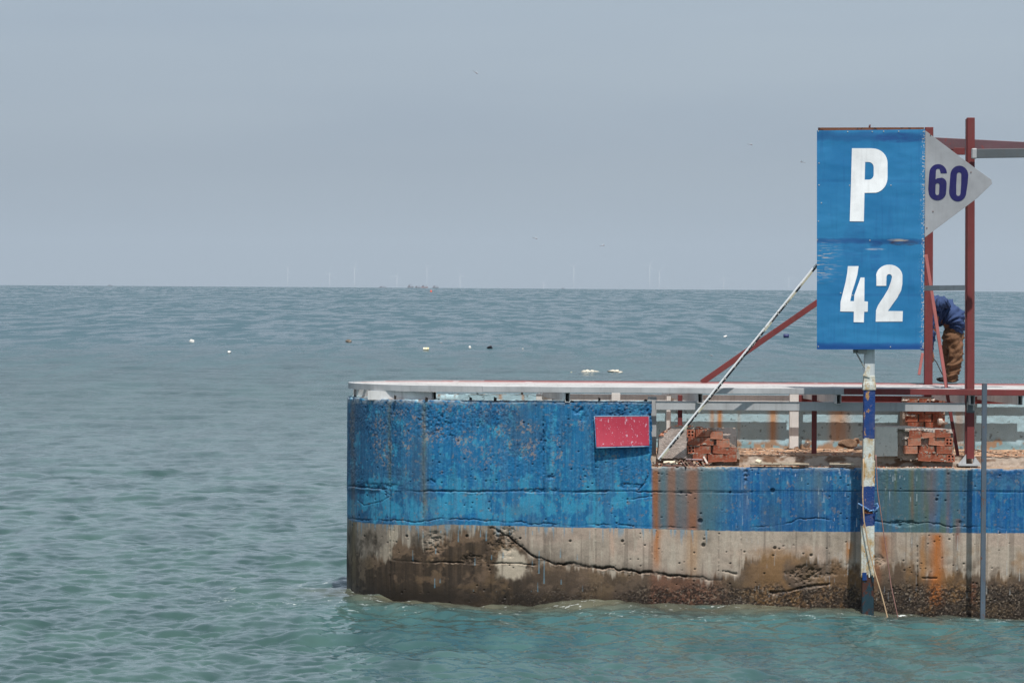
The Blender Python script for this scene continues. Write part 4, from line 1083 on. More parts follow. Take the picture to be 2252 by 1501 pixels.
# joists under the deck: hollow ends to the front
JH = .098
for (xn, dx, yn) in ((955, -.30, 40.12), (1249, -.27, 39.99), (1541, -.28, 39.99), (1846, -.26, 39.99), (2140, -.25, 40.02), (2245, -.25, 40.02)):
    a = Vector((PX(xn, yn), yn, ZD - TH - JH / 2 - .002)); b = a + Vector((dx, DYB - yn - .05, 0))
    MB().hollow(a, b, .050, JH).build('joist', M['white'], plat)
a = Vector((PX(813, 40.6), 40.42, ZD - TH - .052)); b = Vector((PX(952, 40.1), 40.13, ZD - TH - .052))
MB().hollow(a, b, .05, .096, up=(0, 0, 1)).build('joist', M['white'], plat)
a = Vector((PX(781, 41.2), 41.2, ZD - TH - .045)); b = Vector((PX(816, 41.3), 40.95, ZD - TH - .045))
MB().hollow(a, b, .04, .08).build('joist', M['white'], plat)
for sx, Y in ((781.5, 41.05), (813, 40.42)):
    MB().bar((PX(sx, Y), Y, ZT - .01), (PX(sx, Y), Y, ZD - TH - .002), .028, .028, up=(0, 1, 0)).build('leg', paint_mat('dark_leg', lin(70, 74, 78)), plat)
def bv(name, sx0, sx1, sy0, sy1, Y, dep, mat, par, lab=None):
    """upright or level bar given by its photo outline at depth Y"""
    a = P(sx0, sy0, Y); b = P(sx1, sy1, Y)
    m0 = P((sx0 + sx1) / 2, (sy0 + sy1) / 2, Y)
    mb = MB().box(a.x, b.x, Y, Y + dep, b.z, a.z)
    o = mb.build(name, mat, par, .003)
    if lab: o['label'] = lab
    return o
bv('post', 1425, 1443, 872, 1012, 40.36, .06, M['grey'], plat)
# middle beam, hung below the deck, front and rear
zmb0, zmb1 = P(1800, 903, 40.12).z, P(1800, 883.5, 40.12).z
MB().box(PX(1443, 40.12), PX(2124, 40.12), 40.12, 40.18, zmb0, zmb1).build('beam', M['grey'], plat, .003)
MB().box(PX(1180, 41.9), PX(1740, 41.9), 41.9, 41.96, P(1500, 883, 41.9).z, P(1500, 867.5, 41.9).z).build('beam', M['white'], plat, .003)
MB().box(PX(1757, 41.9), PX(2250, 41.9), 41.9, 41.96, P(1900, 886, 41.9).z, P(1900, 870, 41.9).z).build('beam', M['red'], plat, .003)
bv('post', 1737, 1756, 864, 986, 41.70, .09, M['white'], plat)
bv('post', 1345, 1364, 864, 900, 41.70, .09, M['white'], plat)
bv('post', 1466, 1475, 866, 984, 41.75, .05, M['white'], plat)
bv('post', 1179, 1191, 866, 990, 41.5, .06, M['white'], plat)
bv('post', 1786, 1796, 868, 997, 40.45, .045, M['red'], plat)
bv('post', 1491, 1500, 868, 1001, 40.45, .045, M['red'], plat)
bv('post', 1757, 1763, 868, 888, 41.2, .03, M['red'], plat)
bv('post', 1214, 1224, 866, 990, 41.2, .045, M['red'], plat)

# ------------------------------------------------------------------ red frame of posts and braces
frm = thing('steel_gantry', (PX(2132, 40.15), 40.15, ZL), 'dark red steel gantry of two tall posts and diagonal braces behind the notice board', 'gantry')
YA = 41.95
A0 = P(2041, 846, YA); A1 = P(2043, 280, YA)
MB().bar(P(2041, 884, YA), A1, .088, .088, up=(0, 1, 0)).build('post', M['red'], frm, .003)
YBp = 40.16
def twist(o_pts, w_, ang, mat, name):
    p0, p1 = o_pts
    mb = MB().bar(p0, p1, w_, w_, up=(0, 1, 0))
    bmesh.ops.rotate(mb.bm, verts=mb.bm.verts, cent=p0, matrix=Matrix.Rotation(ang, 3, p1 - p0))
    return mb.build(name, mat, frm, .003)
MB().bar(P(2133.5, 1008, YBp), P(2134.5, 259, YBp), .078, .10, up=(0, 1, 0)).build('post', M['red'], frm, .003)
MB().bar(P(2125.0, 1004, YBp + .01), P(2127, 262, YBp + .01), .030, .072, up=(0, 1, 0)).build('post_flange', paint_mat('shaded_red_primer', lin(112, 54, 54), lin(90, 90, 90), .7), frm, .002)
MB().bar(P(2133.4, 907, YBp), P(2133.6, 868, YBp), .084, .108, up=(0, 1, 0)).build('splice_sleeve', paint_mat('dark_sleeve', lin(84, 92, 96)), frm, .003)
mb = MB()
for s_ in (-1, 1):
    b0 = P(2132, 1019, YBp - .03)
    mb.prism([b0 + Vector((s_ * .035, 0, .0)), b0 + Vector((s_ * .115, 0, .0)), b0 + Vector((s_ * .035, 0, .10))], (0, .008, 0))
mb.box(PX(2108, YBp), PX(2156, YBp), YBp - .1, YBp + .1, P(2132, 1023, YBp).z, P(2132, 1019, YBp).z)
mb.build('base_plate', M['grey'], frm)
# top beams
MB().bar(P(2046, 314, YA - .02), P(2300, 327, YA - .02), .05, .12).build('top_beam', paint_mat('dull_red_beam', lin(98, 70, 76), lin(120, 60, 60), .6), frm, .003)
MB().bar(P(2046, 333, 42.0), P(2122, 333, 41.9), .05, .075).build('top_beam', M['red'], frm, .003)
MB().bar(P(2139, 338, 40.02), P(2290, 336, 40.02), .06, .095).build('coupling_tube', paint_mat('dark_grey_tube', lin(84, 90, 94)), frm, .004)
mb = MB(); mb.box(PX(2134, 39.98), PX(2146, 39.98), 39.985, 40.05, P(2139, 349, 39.98).z, P(2139, 326, 39.98).z); mb.build('clamp', M['grey'], frm, .010)
MB().bar(P(2030, 633.5, 40.02), P(2122, 632.5, 40.02), .05, .054).build('cross_beam', M['grey'], frm, .003)
MB().bar(P(2036, 560, 40.9), P(2083, 862, 40.75), .034, .04, up=(0, 1, 0)).build('brace', M['pink'], frm, .002)
MB().bar(P(2082, 860, 40.55), P(2107, 1004, 40.5), .034, .04, up=(0, 1, 0)).build('brace', M['red'], frm, .002)
MB().bar(P(1543, 841, 42.05), P(1800, 663, 42.1), .03, .062, up=(0, 0, 1)).bar(P(1800, 663, 42.1), P(2038, 498, 42.12), .03, .062, up=(0, 0, 1)).build('brace', M['red'], frm, .002)
MB().bar(P(2029, 776, 41.9), P(2021, 824, 41.85), .03, .02, up=(0, 1, 0)).build('loose_strap', M['pink'], frm, .004)

# white and black raking pole from the ledge to the board
m = N('white_pole_paint')
co = m.coord(); nz = m.noise(1.0, 3, .5, m.coord((24, 24, 24)))
c = m.mix(m.f(m.noise(22, 5, .7), .62, .66), (.9, .9, .91, 1), lin(170, 168, 164))
m.set('Base Color', c).set('Roughness', .5); m.bump(m.noise(50, 4), .3, .003)
M['rake'] = m.m
m = N('black_patched_pole')
nz = m.noise(4.5, 2, .4, m.coord((1, .2, 1)))
c = m.mix(m.f(nz, .44, .47), lin(190, 184, 160), lin(20, 20, 28))
c = m.mix(m.f(m.noise(40, 5, .7), .56, .60), c, lin(216, 214, 208))
m.set('Base Color', c).set('Roughness', .55)
M['rake2'] = m.m
rk = thing('raking_pole', P(1449, 1010, 40.08), 'thin white angle bar with black patches leaning up to the notice board', 'pole')
p0 = P(1449, 1010, 40.06); p1 = P(1797, 581, 39.64)
dv = (p1 - p0).normalized(); nrm = Vector((-dv.z, 0, dv.x)).normalized()
MB().bar(p0 + nrm * .007, p1 + nrm * .007, .024, .016, up=nrm).build('upper_leg', M['rake'], rk, .002)
MB().bar(p0 - nrm * .010 - Vector((0, .006, 0)), p1 - nrm * .010 - Vector((0, .006, 0)), .018, .018, up=nrm).build('lower_leg', M['rake2'], rk, .001)

# ------------------------------------------------------------------ red plate on the wall
m = N('pitted_red_sheet')
n = m.noise(3, 4, .6)
c = m.mix(m.f(n, .3, .7), lin(168, 44, 66), lin(184, 60, 80))
st = m.noise(1, 3, .5, m.coord((60, 60, 1.5)))
c = m.mix(m.math('MULTIPLY', m.f(st, .45, .7), .25), c, lin(140, 36, 60))
fl = m.noise(34, 3, .6, m.coord((1, 1, .55)))
c = m.mix(m.f(fl, .635, .665), c, lin(196, 150, 164))
c = m.mix(m.f(m.noise(90, 3, .6, m.coord((1, 1, .6))), .67, .70), c, lin(180, 190, 205))
m.set('Base Color', c).set('Roughness', .5); m.bump(m.noise(40, 3), .3, .003)
M['plate'] = m.m
pl = thing('metal_plate', P(1367, 950, 39.98), 'faded red rectangular metal sheet fixed near the broken end of the blue wall', 'metal sheet')
V = []; na, nb = 30, 18
cor = [(1307, 915), (1427, 914), (1428, 981), (1311, 984)]
def plate_pt(a, b, y=0):
    x = (1 - b) * ((1 - a) * cor[0][0] + a * cor[1][0]) + b * ((1 - a) * cor[3][0] + a * cor[2][0])
    yy = (1 - b) * ((1 - a) * cor[0][1] + a * cor[1][1]) + b * ((1 - a) * cor[3][1] + a * cor[2][1])
    off = .012 + .028 * (b ** 2) * (1 - a) ** .8 + .008 * b ** 2
    return P(x, yy, 39.99 - off + y)
for j in range(nb + 1):
    for i in range(na + 1): V.append(tuple(plate_pt(i / na, j / nb)))
o = gridmesh('red_face', np.array(V), nb + 1, na + 1, M['plate'], pl)
md = o.modifiers.new('s', 'SOLIDIFY'); md.thickness = .004
mb = MB()
E = [plate_pt(a / 12, 1.0, -.004) for a in range(13)]
mb.tube(E, .006, 6); E = [plate_pt(a / 12, 0.0, -.002) for a in range(13)]; mb.tube(E, .006, 6)
E = [plate_pt(0, b / 8, -.003) for b in range(9)]; mb.tube(E, .005, 6); E = [plate_pt(1, b / 8, -.001) for b in range(9)]; mb.tube(E, .004, 6)
mb.build('blue_edge', paint_mat('blue_grey_edge', lin(120, 150, 178), lin(60, 110, 150), .55), pl)

# ------------------------------------------------------------------ bricks
def clay(name, a, b):
    m = N(name)
    c = m.mix(m.f(m.noise(12, 5, .6), .3, .7), a, b)
    c = m.mix(m.f(m.noise(22, 6, .75), .53, .60), c, lin(164, 144, 128))
    m.set('Base Color', c).set('Roughness', .9)
    m.bump(m.mix(.4, m.noise(60, 4), m.noise(9, 4)), .6, .006)
    return m.m
M['clay'] = clay('hollow_clay', lin(146, 76, 54), lin(178, 106, 80))
M['clay2'] = clay('bright_clay', lin(176, 104, 76), lin(204, 146, 120))
def mortar_mat(name, a, b, c_):
    m = N(name)
    c = m.mix(m.f(m.noise(8, 5, .65), .35, .65), a, b); c = m.mix(m.f(m.noise(26, 5, .7), .58, .68), c, c_)
    m.set('Base Color', c).set('Roughness', .95); m.bump(m.noise(30, 6, .7), .9, .015)
    return m.m
M['mortar'] = mortar_mat('grey_mortar', lin(134, 124, 114), lin(168, 156, 144), lin(96, 80, 68))
M['plaster'] = mortar_mat('pale_plaster', lin(186, 174, 166), lin(208, 196, 186), lin(150, 128, 114))
M['plaster2'] = mortar_mat('smooth_ivory_plaster', lin(206, 202, 192), lin(216, 210, 200), lin(170, 160, 148))

BL, BH, BW = .18, .08, .08
_bp = {}
def brick_mesh(kind):
    """kind 'long': grooved long side to the front; kind 'end': four through-holes to the front"""
    if kind in _bp: return _bp[kind]
    if kind == 'end':
        cu = bpy.data.curves.new('b', 'CURVE'); cu.dimensions = '2D'; cu.fill_mode = 'BOTH'; cu.extrude = BL / 2
        sp = cu.splines.new('POLY'); sp.points.add(3); sp.use_cyclic_u = True
        for q_, v in zip(sp.points, ((-.04, -.04), (.04, -.04), (.04, .04), (-.04, .04))): q_.co = (*v, 0, 1)
        for cx in (-.0175, .0175):
            for cz in (-.0175, .0175):
                sp = cu.splines.new('POLY'); sp.points.add(11); sp.use_cyclic_u = True
                for q_, k in zip(sp.points, range(12)): q_.co = (cx + .0118 * math.cos(k * math.pi / 6), cz + .0118 * math.sin(k * math.pi / 6), 0, 1)
        t = bpy.data.objects.new('t', cu); S.collection.objects.link(t)
        me = bpy.data.meshes.new_from_object(t.evaluated_get(bpy.context.evaluated_depsgraph_get()))
        bpy.data.objects.remove(t); bpy.data.curves.remove(cu)
        for v in me.vertices:
            x, z, y = v.co; v.co = (x, -y, z)
    else:
        bm = bmesh.new(); n = 8
        prof = []
        for k in range(n):
            z0 = -BH / 2 + .006 + (BH - .012) * k / n; s_ = (BH - .012) / n
            prof += [(-BW / 2, z0), (-BW / 2, z0 + s_ * .55), (-BW / 2 + .0045, z0 + s_ * .62), (-BW / 2 + .0045, z0 + s_ * .93)]
        prof = [(-BW / 2, -BH / 2)] + prof + [(-BW / 2, BH / 2), (BW / 2, BH / 2), (BW / 2, -BH / 2)]
        r = [[bm.verts.new((x, y, z)) for y, z in prof] for x in (-BL / 2, BL / 2)]
        k = len(prof)
        for i in range(k): bm.faces.new((r[0][i], r[1][i], r[1][(i + 1) % k], r[0][(i + 1) % k]))
        bm.faces.new(r[0]); bm.faces.new(r[1][::-1])
        bmesh.ops.recalc_face_normals(bm, faces=bm.faces)
        me = bpy.data.meshes.new('b'); bm.to_mesh(me); bm.free()
    me.materials.clear(); me.materials.append(M['clay'])
    _bp[kind] = me
    return me
def brick(par, loc, kind='long', sx=1.0, rz=0.0, ry=0.0, mat=None):
    me = brick_mesh(kind)
    if mat: me = me.copy(); me.materials.clear(); me.materials.append(mat)
    o = bpy.data.objects.new('brick', me); S.collection.objects.link(o)
    o.matrix_world = Matrix.Translation(loc) @ Matrix.Rotation(rz, 4, 'Z') @ Matrix.Rotation(ry, 4, 'Y') @ Matrix.Diagonal((sx, 1, 1, 1))
    if par:
        mw = o.matrix_world.copy(); o.parent = par; o.matrix_parent_inverse = Matrix.Translation(-Vector(par.location)); o.matrix_basis = mw
    return o
def slabpoly(name, pts, Y, dep, mat, par, jit=.006, seed=0, step=.03):
    """broken-edged upright slab from a photo outline at depth Y: real thickness, chipped outline, rough face"""
    w_ = [P(x, y, Y) for x, y in pts]
    rnd = random.Random(seed); out = []
    for a, b in zip(w_, w_[1:] + w_[:1]):
        k = max(1, int((b - a).length / step))
        for i in range(k):
            p = a.lerp(b, i / k)
            if i: p += Vector((rnd.uniform(-jit, jit), 0, rnd.uniform(-jit, jit)))
            out.append(p)
    mb = MB(); mb.prism(out, (0, dep, 0))
    bmesh.ops.triangulate(mb.bm, faces=mb.bm.faces)
    return mb.build(name, mat, par)

def chunkline(mb, pts, Y, r, n, seed):
    rnd = random.Random(seed)
    for i in range(n):
        t = rnd.random() * (len(pts) - 1); k = int(t); f = t - k
        x = pts[k][0] + (pts[k + 1][0] - pts[k][0]) * f; y = pts[k][1] + (pts[k + 1][1] - pts[k][1]) * f
        s_ = r * rnd.uniform(.4, 1.2)
        mb.rock(P(x, y, Y + rnd.uniform(-.02, .05)), (s_ * 1.3, s_, s_ * .7), rnd.randint(0, 9999), 1, .4, True)

# left stub beside the broken parapet
st = thing('brick_wall_stub', P(1530, 1012, 40.12), 'broken brick wall stub with rough plaster end, beside the end of the blue parapet', 'brick wall', 'broken brick wall stubs on the ledge')
slabpoly('plaster', [(1445, 1008), (1449, 975), (1452, 958), (1466, 946), (1478, 938), (1492, 936), (1510, 938), (1512, 960), (1510, 1006)], 40.13, .18, mortar_mat('pink_grey_plaster', lin(156, 142, 134), lin(180, 166, 158), lin(200, 190, 182)), st, .008, 1)
slabpoly('plaster_back', [(1512, 1006), (1512, 944), (1540, 940), (1619, 941), (1620, 985), (1626, 1004)], 40.24, .08, M['plaster'], st, .006, 2)
slabpoly('mortar_core', [(1510, 1010), (1510, 940), (1562, 943), (1590, 960), (1606, 972), (1622, 985), (1628, 1010)], 40.17, .07, M['mortar'], st, .008, 3)
mb = MB()
rj = random.Random(9)
for i in range(46):
    x = rj.uniform(1515, 1618); y = rj.choice([943, 960, 978, 996, 1010]) + rj.uniform(-3, 3)
    mb.rock(P(x, y, 40.125), (rj.uniform(.01, .035), .012, rj.uniform(.006, .018)), i, 1, .5, True)
mb.build('mortar_splash', M['mortar'], st)['kind'] = 'stuff'
mb = MB()
chunkline(mb, [(1452, 958), (1470, 943), (1490, 936), (1512, 936), (1545, 940)], 40.15, .022, 46, 5)
mb.build('broken_edge', M['clay2'], st)['kind'] = 'stuff'
BR = [(1518.5, 952, 'end', 1, .03), (1539, 951, 'long', .55, 0), (1556, 950.5, 'long', .6, -.05), (1575, 956, 'long', .7, .0), (1525, 969.5, 'long', .7, 0), (1553, 969, 'long', .95, 0), (1588, 974, 'long', .75, .04), (1519, 987, 'end', 1, 0), (1546, 987.5, 'long', .95, 0), (1583.5, 988, 'long', .95, 0), (1612, 992, 'long', .5, .06), (1538, 1004, 'long', .8, .02), (1572, 1006, 'long', .9, .02), (1606, 1006, 'long', .85, -.02)]
for i, (x, y, k, s_, r_) in enumerate(BR):
    x += 2.0 * math.sin(i * 2.3); r_ += .08 * math.sin(i * 5.1)
    brick(st, P(x, y, 40.14 + (.06 if k == 'end' else 0) + .01 * ((i * 7) % 3)), k, s_, .12 * math.sin(i * 3.7), r_, mat=M['clay2'] if i in (2, 3, 6) else None)
# right stub, next to the right-hand post
st = thing('brick_wall_stub', P(2010, 1012, 40.12), 'broken brick wall stub with smooth ivory side, just right of the striped pole', 'brick wall', 'broken brick wall stubs on the ledge')
slabpoly('plaster', [(1925, 1003), (1925, 938), (1950, 937.5), (1974, 939), (1974, 1002)], 40.10, .2, M['plaster2'], st, .002, 11)
slabpoly('mortar_core', [(1974, 1006), (1974, 939), (2000, 939), (2050, 941), (2088, 943), (2096, 955), (2096, 1012), (2000, 1012)], 40.17, .12, M['mortar'], st, .008, 12)
slabpoly('render_top', [(1925, 941), (1925, 936.5), (1990, 936.5), (2010, 939), (2092, 943), (2096, 952), (2060, 950), (2008, 945)], 40.12, .17, M['plaster'], st, .006, 13)
BR = [(2012, 954, 'long', .7, .03), (2040, 953, 'long', .8, -.05), (2074, 952, 'long', .9, .03), (2010, 970, 'long', .75, -.08), (2059, 970, 'long', .95, 0), (2087.5, 970, 'end', 1, 0), (2000, 988, 'long', .8, .05), (2037, 987.5, 'long', .9, 0), (2078, 988, 'long', .9, 0), (2030, 1004.5, 'long', .75, 0), (2066, 1005, 'long', .95, 0), (2088.5, 1006, 'end', 1, .02)]
for i, (x, y, k, s_, r_) in enumerate(BR):
    x += 2.0 * math.sin(i * 2.3); r_ += .08 * math.sin(i * 5.1)
    brick(st, P(x, y, 40.14 + (.05 if k == 'end' else 0) + .012 * ((i * 5) % 3)), k, s_, .12 * math.sin(i * 3.7), r_, mat=M['clay2'] if i in (1, 3, 4, 6) else None)
mb = MB()
for i in range(50):
    x = rj.uniform(1978, 2096); y = rj.choice([945, 961, 979, 996, 1010]) + rj.uniform(-3, 3)
    mb.rock(P(x, y, 40.125), (rj.uniform(.01, .035), .012, rj.uniform(.006, .018)), i, 1, .5, True)
mb.build('mortar_splash', M['mortar'], st)['kind'] = 'stuff'
mb = MB(); chunkline(mb, [(1980, 966), (2000, 962), (2020, 972)], 40.13, .016, 14, 15); chunkline(mb, [(1996, 941), (2090, 947)], 40.13, .016, 30, 16)
mb.build('broken_edge', M['plaster'], st)['kind'] = 'stuff'
# pier of bricks at the back, under the rear post
st = thing('brick_pier', P(2032, 984, 41.9), 'square brick pier with mortar blobs carrying the rear red post', 'brick pier')
mb = MB(); mb.box(PX(1986, 41.80), PX(2079, 41.80), 41.78, 42.08, ZFL - .01, P(2030, 874, 41.8).z); mb.build('mortar_core', M['mortar'], st)
for r_ in range(6):
    y = 884 + 17.2 * r_
    for c_ in range(3 if r_ % 2 == 0 else 2):
        x = (2004 + 30 * c_) if r_ % 2 == 0 else (2013 + 38 * c_)
        brick(st, P(x, y, 41.775), 'long', .72 if r_ % 2 == 0 else .95)
mb = MB(); chunkline(mb, [(1986, 880), (2010, 878), (2080, 880)], 41.74, .022, 22, 17); chunkline(mb, [(1992, 912), (2008, 914)], 41.74, .028, 8, 18); chunkline(mb, [(2060, 922), (2078, 930)], 41.74, .03, 9, 19)
mb.rock(P(2068, 925, 41.72), (.05, .02, .045), 5, 2, .3)
mb.build('mortar_blobs', M['plaster'], st)['kind'] = 'stuff'

# ------------------------------------------------------------------ rubble
rub = MB(); rnd = random.Random(77)
for i in range(700):
    sx = rnd.choice([rnd.uniform(1434, 2160), rnd.uniform(1434, 1560), rnd.uniform(1920, 2110)])
    Y = rnd.uniform(40.03, 40.33)
    s_ = rnd.uniform(.003, .011)
    rub.rock((PX(sx, Y), Y, ZL + s_ * .3), (s_ * 1.5, s_, s_ * .7), i, 1, .4, True)
for i in range(500):
    Y = rnd.uniform(40.4, 42.05); X = rnd.uniform(XE, 6.5); s_ = rnd.uniform(.003, .012)
    rub.rock((X, Y, ZFL + s_ * .3), (s_ * 1.4, s_, s_ * .7), i, 1, .4, True)
m = N('mixed_rubble')
rn = m.n('ShaderNodeNewGeometry')
c = m.ramp(rn.outputs['Random Per Island'], [(0, lin(206, 196, 186)), (.25, lin(150, 126, 108)), (.5, lin(176, 108, 82)), (.75, lin(120, 104, 92)), (1, lin(220, 214, 206))], 'CONSTANT')
m.set('Base Color', c).set('Roughness', .95)
M['rub'] = m.m
tag(rub.build('rubble', M['rub']), kind='stuff')
def chunk(sx, sy, Y, r, mat, label, name='rubble_chunk', cat='rubble', seed=0, g='pieces of rubble on the ledge', flat=True):
    return tag(MB().rock(P(sx, sy, Y), r, seed, 2, .3, flat).build(name, mat), label, cat, g)
lump = mortar_mat('brown_lump', lin(128, 100, 80), lin(164, 132, 106), lin(96, 72, 56))
chunk(1866, 975, 41.2, (.115, .07, .06), lump, 'large brown lump of broken concrete on the slab left of the striped pole', seed=3)
chunk(1888, 985, 40.8, (.06, .05, .03), M['plaster'], 'pale flat stone tucked against the striped pole', seed=4)
chunk(1884, 968, 41.4, (.05, .04, .045), lump, 'small brown lump behind the pole with its top in the sun', seed=5)
chunk(1752, 983.5, 41.4, (.035, .03, .016), M['plaster'], 'small white stone at the foot of the grey rear post', seed=6)
chunk(1776, 978, 41.8, (.05, .04, .04), mortar_mat('pale_boulder', lin(190, 178, 166), lin(204, 192, 180), lin(160, 140, 124)), 'rounded pale stone against the rear wall right of the grey post', seed=7)
chunk(1862, 1005, 40.6, (.03, .03, .02), M['clay'], 'little red brick fragment on the slab edge left of the striped pole', seed=8)
chunk(2130, 985, 41.0, (.06, .04, .025), M['clay2'], 'orange brick fragment on the slab right of the red post', seed=9)
dk = paint_mat('dark_tile', lin(96, 66, 58), lin(180, 160, 150), .62, .8, 24)
iv = paint_mat('ivory_tile', lin(222, 214, 190), lin(180, 160, 140), .7, .6, 20)
def plank(pa, pb, w_, h_, mat, label, name='tile_shard', cat='tile shard', roll=0.0):
    return tag(MB().bar(P(*pa), P(*pb), w_, h_, roll=roll).build(name, mat, None, .002), label, cat, 'tile shards on the ledge')
plank((1459, 1017, 40.06), (1490, 1017.5, 40.06), .05, .022, iv, 'ivory tile strip lying beside the foot of the raking pole', roll=.5)
plank((1456, 1023, 40.03), (1498, 1024, 40.03), .04, .013, dk, 'dark brown tile strip under the ivory one', roll=.3)
plank((1499, 1014, 40.08), (1509, 1029, 39.995), .014, .05, dk, 'upright dark tile shard hanging over the ledge edge', roll=.4)
plank((1512, 1012, 40.10), (1526, 1026, 40.02), .012, .04, dk, 'dark shard leaning right of the upright one', roll=-.3)
plank((1508, 1009, 40.13), (1545, 1010, 40.11), .03, .012, paint_mat('lilac_tile', lin(176, 158, 160), lin(110, 80, 74), .58), 'lilac grey tile strip resting across the dark shards')
plank((1547, 1004, 40.1), (1556, 1020, 40.05), .02, .02, M['plaster'], 'pale splinter of plaster leaning on the brick stub', roll=.5)
plank((1518, 1022, 40.06), (1540, 1026, 40.02), .03, .012, dk, 'dark tile shard lying flat in front of the heap', roll=.3)
plank((1663, 1012, 40.10), (1673, 1015, 40.06), .04, .02, iv, 'small white tile chip on the ledge between the two brick stubs', roll=.6)
mb = MB(); rnd = random.Random(5)
for i in range(60):
    x = rnd.uniform(1436, 1560); y = 1021 - 9 * rnd.random() * (1 - abs(x - 1500) / 75.)
    a = P(x, y, 40.04 + .08 * rnd.random()); d = Vector((rnd.gauss(0, 1), rnd.gauss(0, .5), rnd.gauss(0, .35))).normalized() * rnd.uniform(.015, .04)
    mb.bar(a - d, a + d, rnd.uniform(.008, .025), rnd.uniform(.004, .01))
tag(mb.build('shard_heap', M['rub']), kind='stuff')
for (x0, x1, lab) in ((1650, 1779, 'long pale angle iron on the ledge edge right of the raking pole'), (1824, 1879, 'short pale angle iron on the ledge edge just left of the striped pole')):
    mb = MB(); mb.bar(P(x0, 1019.5, 40.03), P(x1, 1020, 40.03), .09, .008); mb.bar(P(x0, 1019, 40.075), P(x1, 1019.5, 40.075), .006, .03)
    tag(mb.build('angle_iron', paint_mat('limed_iron', lin(176, 164, 146), lin(120, 90, 70), .6)), lab, 'angle iron', 'angle irons on the ledge')
tag(MB().bar(P(1445, 1016, 40.02), P(1444, 1026, 40.02), .03, .03).build('rusty_socket', M['rust'], None, .004), 'rusty steel socket at the foot of the raking pole', 'socket')

# ------------------------------------------------------------------ cut bar ends on the parapets
barm = paint_mat('black_bar_end', lin(44, 38, 36), lin(90, 64, 50), .6, .8)
def sp(sx, sy, Y, wd, ht, label, rnd_=False):
    c_ = P(sx, sy, Y)
    mb = MB()
    if rnd_: mb.rock(c_, (wd, wd, ht), 3, 1, .3, True)
    else: mb.bar(c_ - Vector((0, 0, ht)), c_ + Vector((0, 0, ht)), wd, wd); mb.bar(c_ + Vector((0, 0, ht * .9)), c_ + Vector((.003, 0, ht * 1.2)), wd * 1.3, wd * 1.3)
    tag(mb.build('bar_end', barm), label, 'bar end', 'cut bar ends sticking out of the parapets')
sp(869, 874, 40.15, .022, .018, 'cut black bar end on the rounded parapet, leftmost of the row')
sp(938, 878, 40.05, .028, .018, 'thick cut bar end directly below the left joist')
sp(1035, 878, 40.05, .028, .018, 'cut bar end on the front parapet, first right of the left joist')
sp(1089, 878, 40.05, .030, .018, 'cut bar end on the front parapet, second right of the left joist')
sp(1318, 880, 40.06, .022, .022, 'cut bar end above the top left corner of the red metal sheet')
sp(1420, 881, 40.06, .024, .022, 'round rusty bar end at the broken corner of the parapet', True)
sp(1050, 866.5, 42.2, .026, .010, 'cut bar end on the rear parapet, the left one')
sp(1148, 864.5, 42.2, .024, .022, 'cut bar end on the rear parapet, the right one')
sp(1258, 884, 40.05, .045, .008, 'flat black bar stub under the second joist')
sp(966, 880, 40.06, .02, .012, 'small pointed bar end just right of the left joist')

# ------------------------------------------------------------------ person bent over at work on the platform
def skinmat(n_, a): 
    m = N(n_); c = m.mix(m.f(m.noise(4, 5, .6), .3, .7), tuple(x * .82 for x in a[:3]) + (1,), a); m.set('Base Color', c).set('Roughness', .85); m.bump(m.mix(.5, m.noise(9, 4, .6), m.noise(120, 3)), .7, .02); return m.m
M['skin'] = skinmat('skin_tone', lin(150, 104, 80)); M['jack'] = skinmat('blue_work_shirt', lin(50, 72, 116)); M['trou'] = skinmat('brown_trousers', lin(120, 86, 60)); M['hair'] = skinmat('black_hair', lin(24, 20, 20)); M['shoe'] = skinmat('dark_shoe', lin(50, 44, 42))
YPn = 42.30
def W(sx, sy, dy=0.0): return P(sx, sy, YPn + dy)
per = thing('person', (PX(2095, YPn), YPn, ZD), 'person in blue work shirt and brown trousers bending over on the platform', 'person')
hipL, hipR = W(2099, 724, -.09), W(2103, 722, .09)
def skinned(name, chains, mat, parent, sub=2):
    """chains: list of point lists [(Vector, radius), ...]; the first point of later chains is (index_chain, index_point)"""
    V = []; E = []; R = []; ix = []
    for ch in chains:
        ids = []
        for k, p in enumerate(ch):
            if isinstance(p[0], int): ids.append(ix[p[0]][p[1]]); continue
            V.append(tuple(p[0])); R.append(p[1]); ids.append(len(V) - 1)
            if len(ids) > 1: E.append((ids[-2], ids[-1]))
        for a, b in zip(ids, ids[1:]):
            if (a, b) not in E: E.append((a, b))
        ix.append(ids)
    me = bpy.data.meshes.new(name); me.from_pydata(V, E, [])
    o = linkmesh(name, me, mat, parent)
    md = o.modifiers.new('skin', 'SKIN'); md.use_smooth_shade = True
    for sv, r in zip(me.skin_vertices[0].data, R): sv.radius = (r, r) if not isinstance(r, tuple) else r
    me.skin_vertices[0].data[0].use_root = True
    s2 = o.modifiers.new('sub', 'SUBSURF'); s2.levels = sub; s2.render_levels = sub
    return o
pel = W(2101, 715); chest = W(2064, 690); neck = W(2046, 684); head = W(2026, 694)
shL, shR = W(2056, 690, -.19), W(2056, 690, .19)
elL, haL = W(2048, 735, -.20), W(2047, 766, -.16)
elR, haR = W(2044, 735, .20), W(2044, 762, .12)
fd = (haL - elL).normalized()
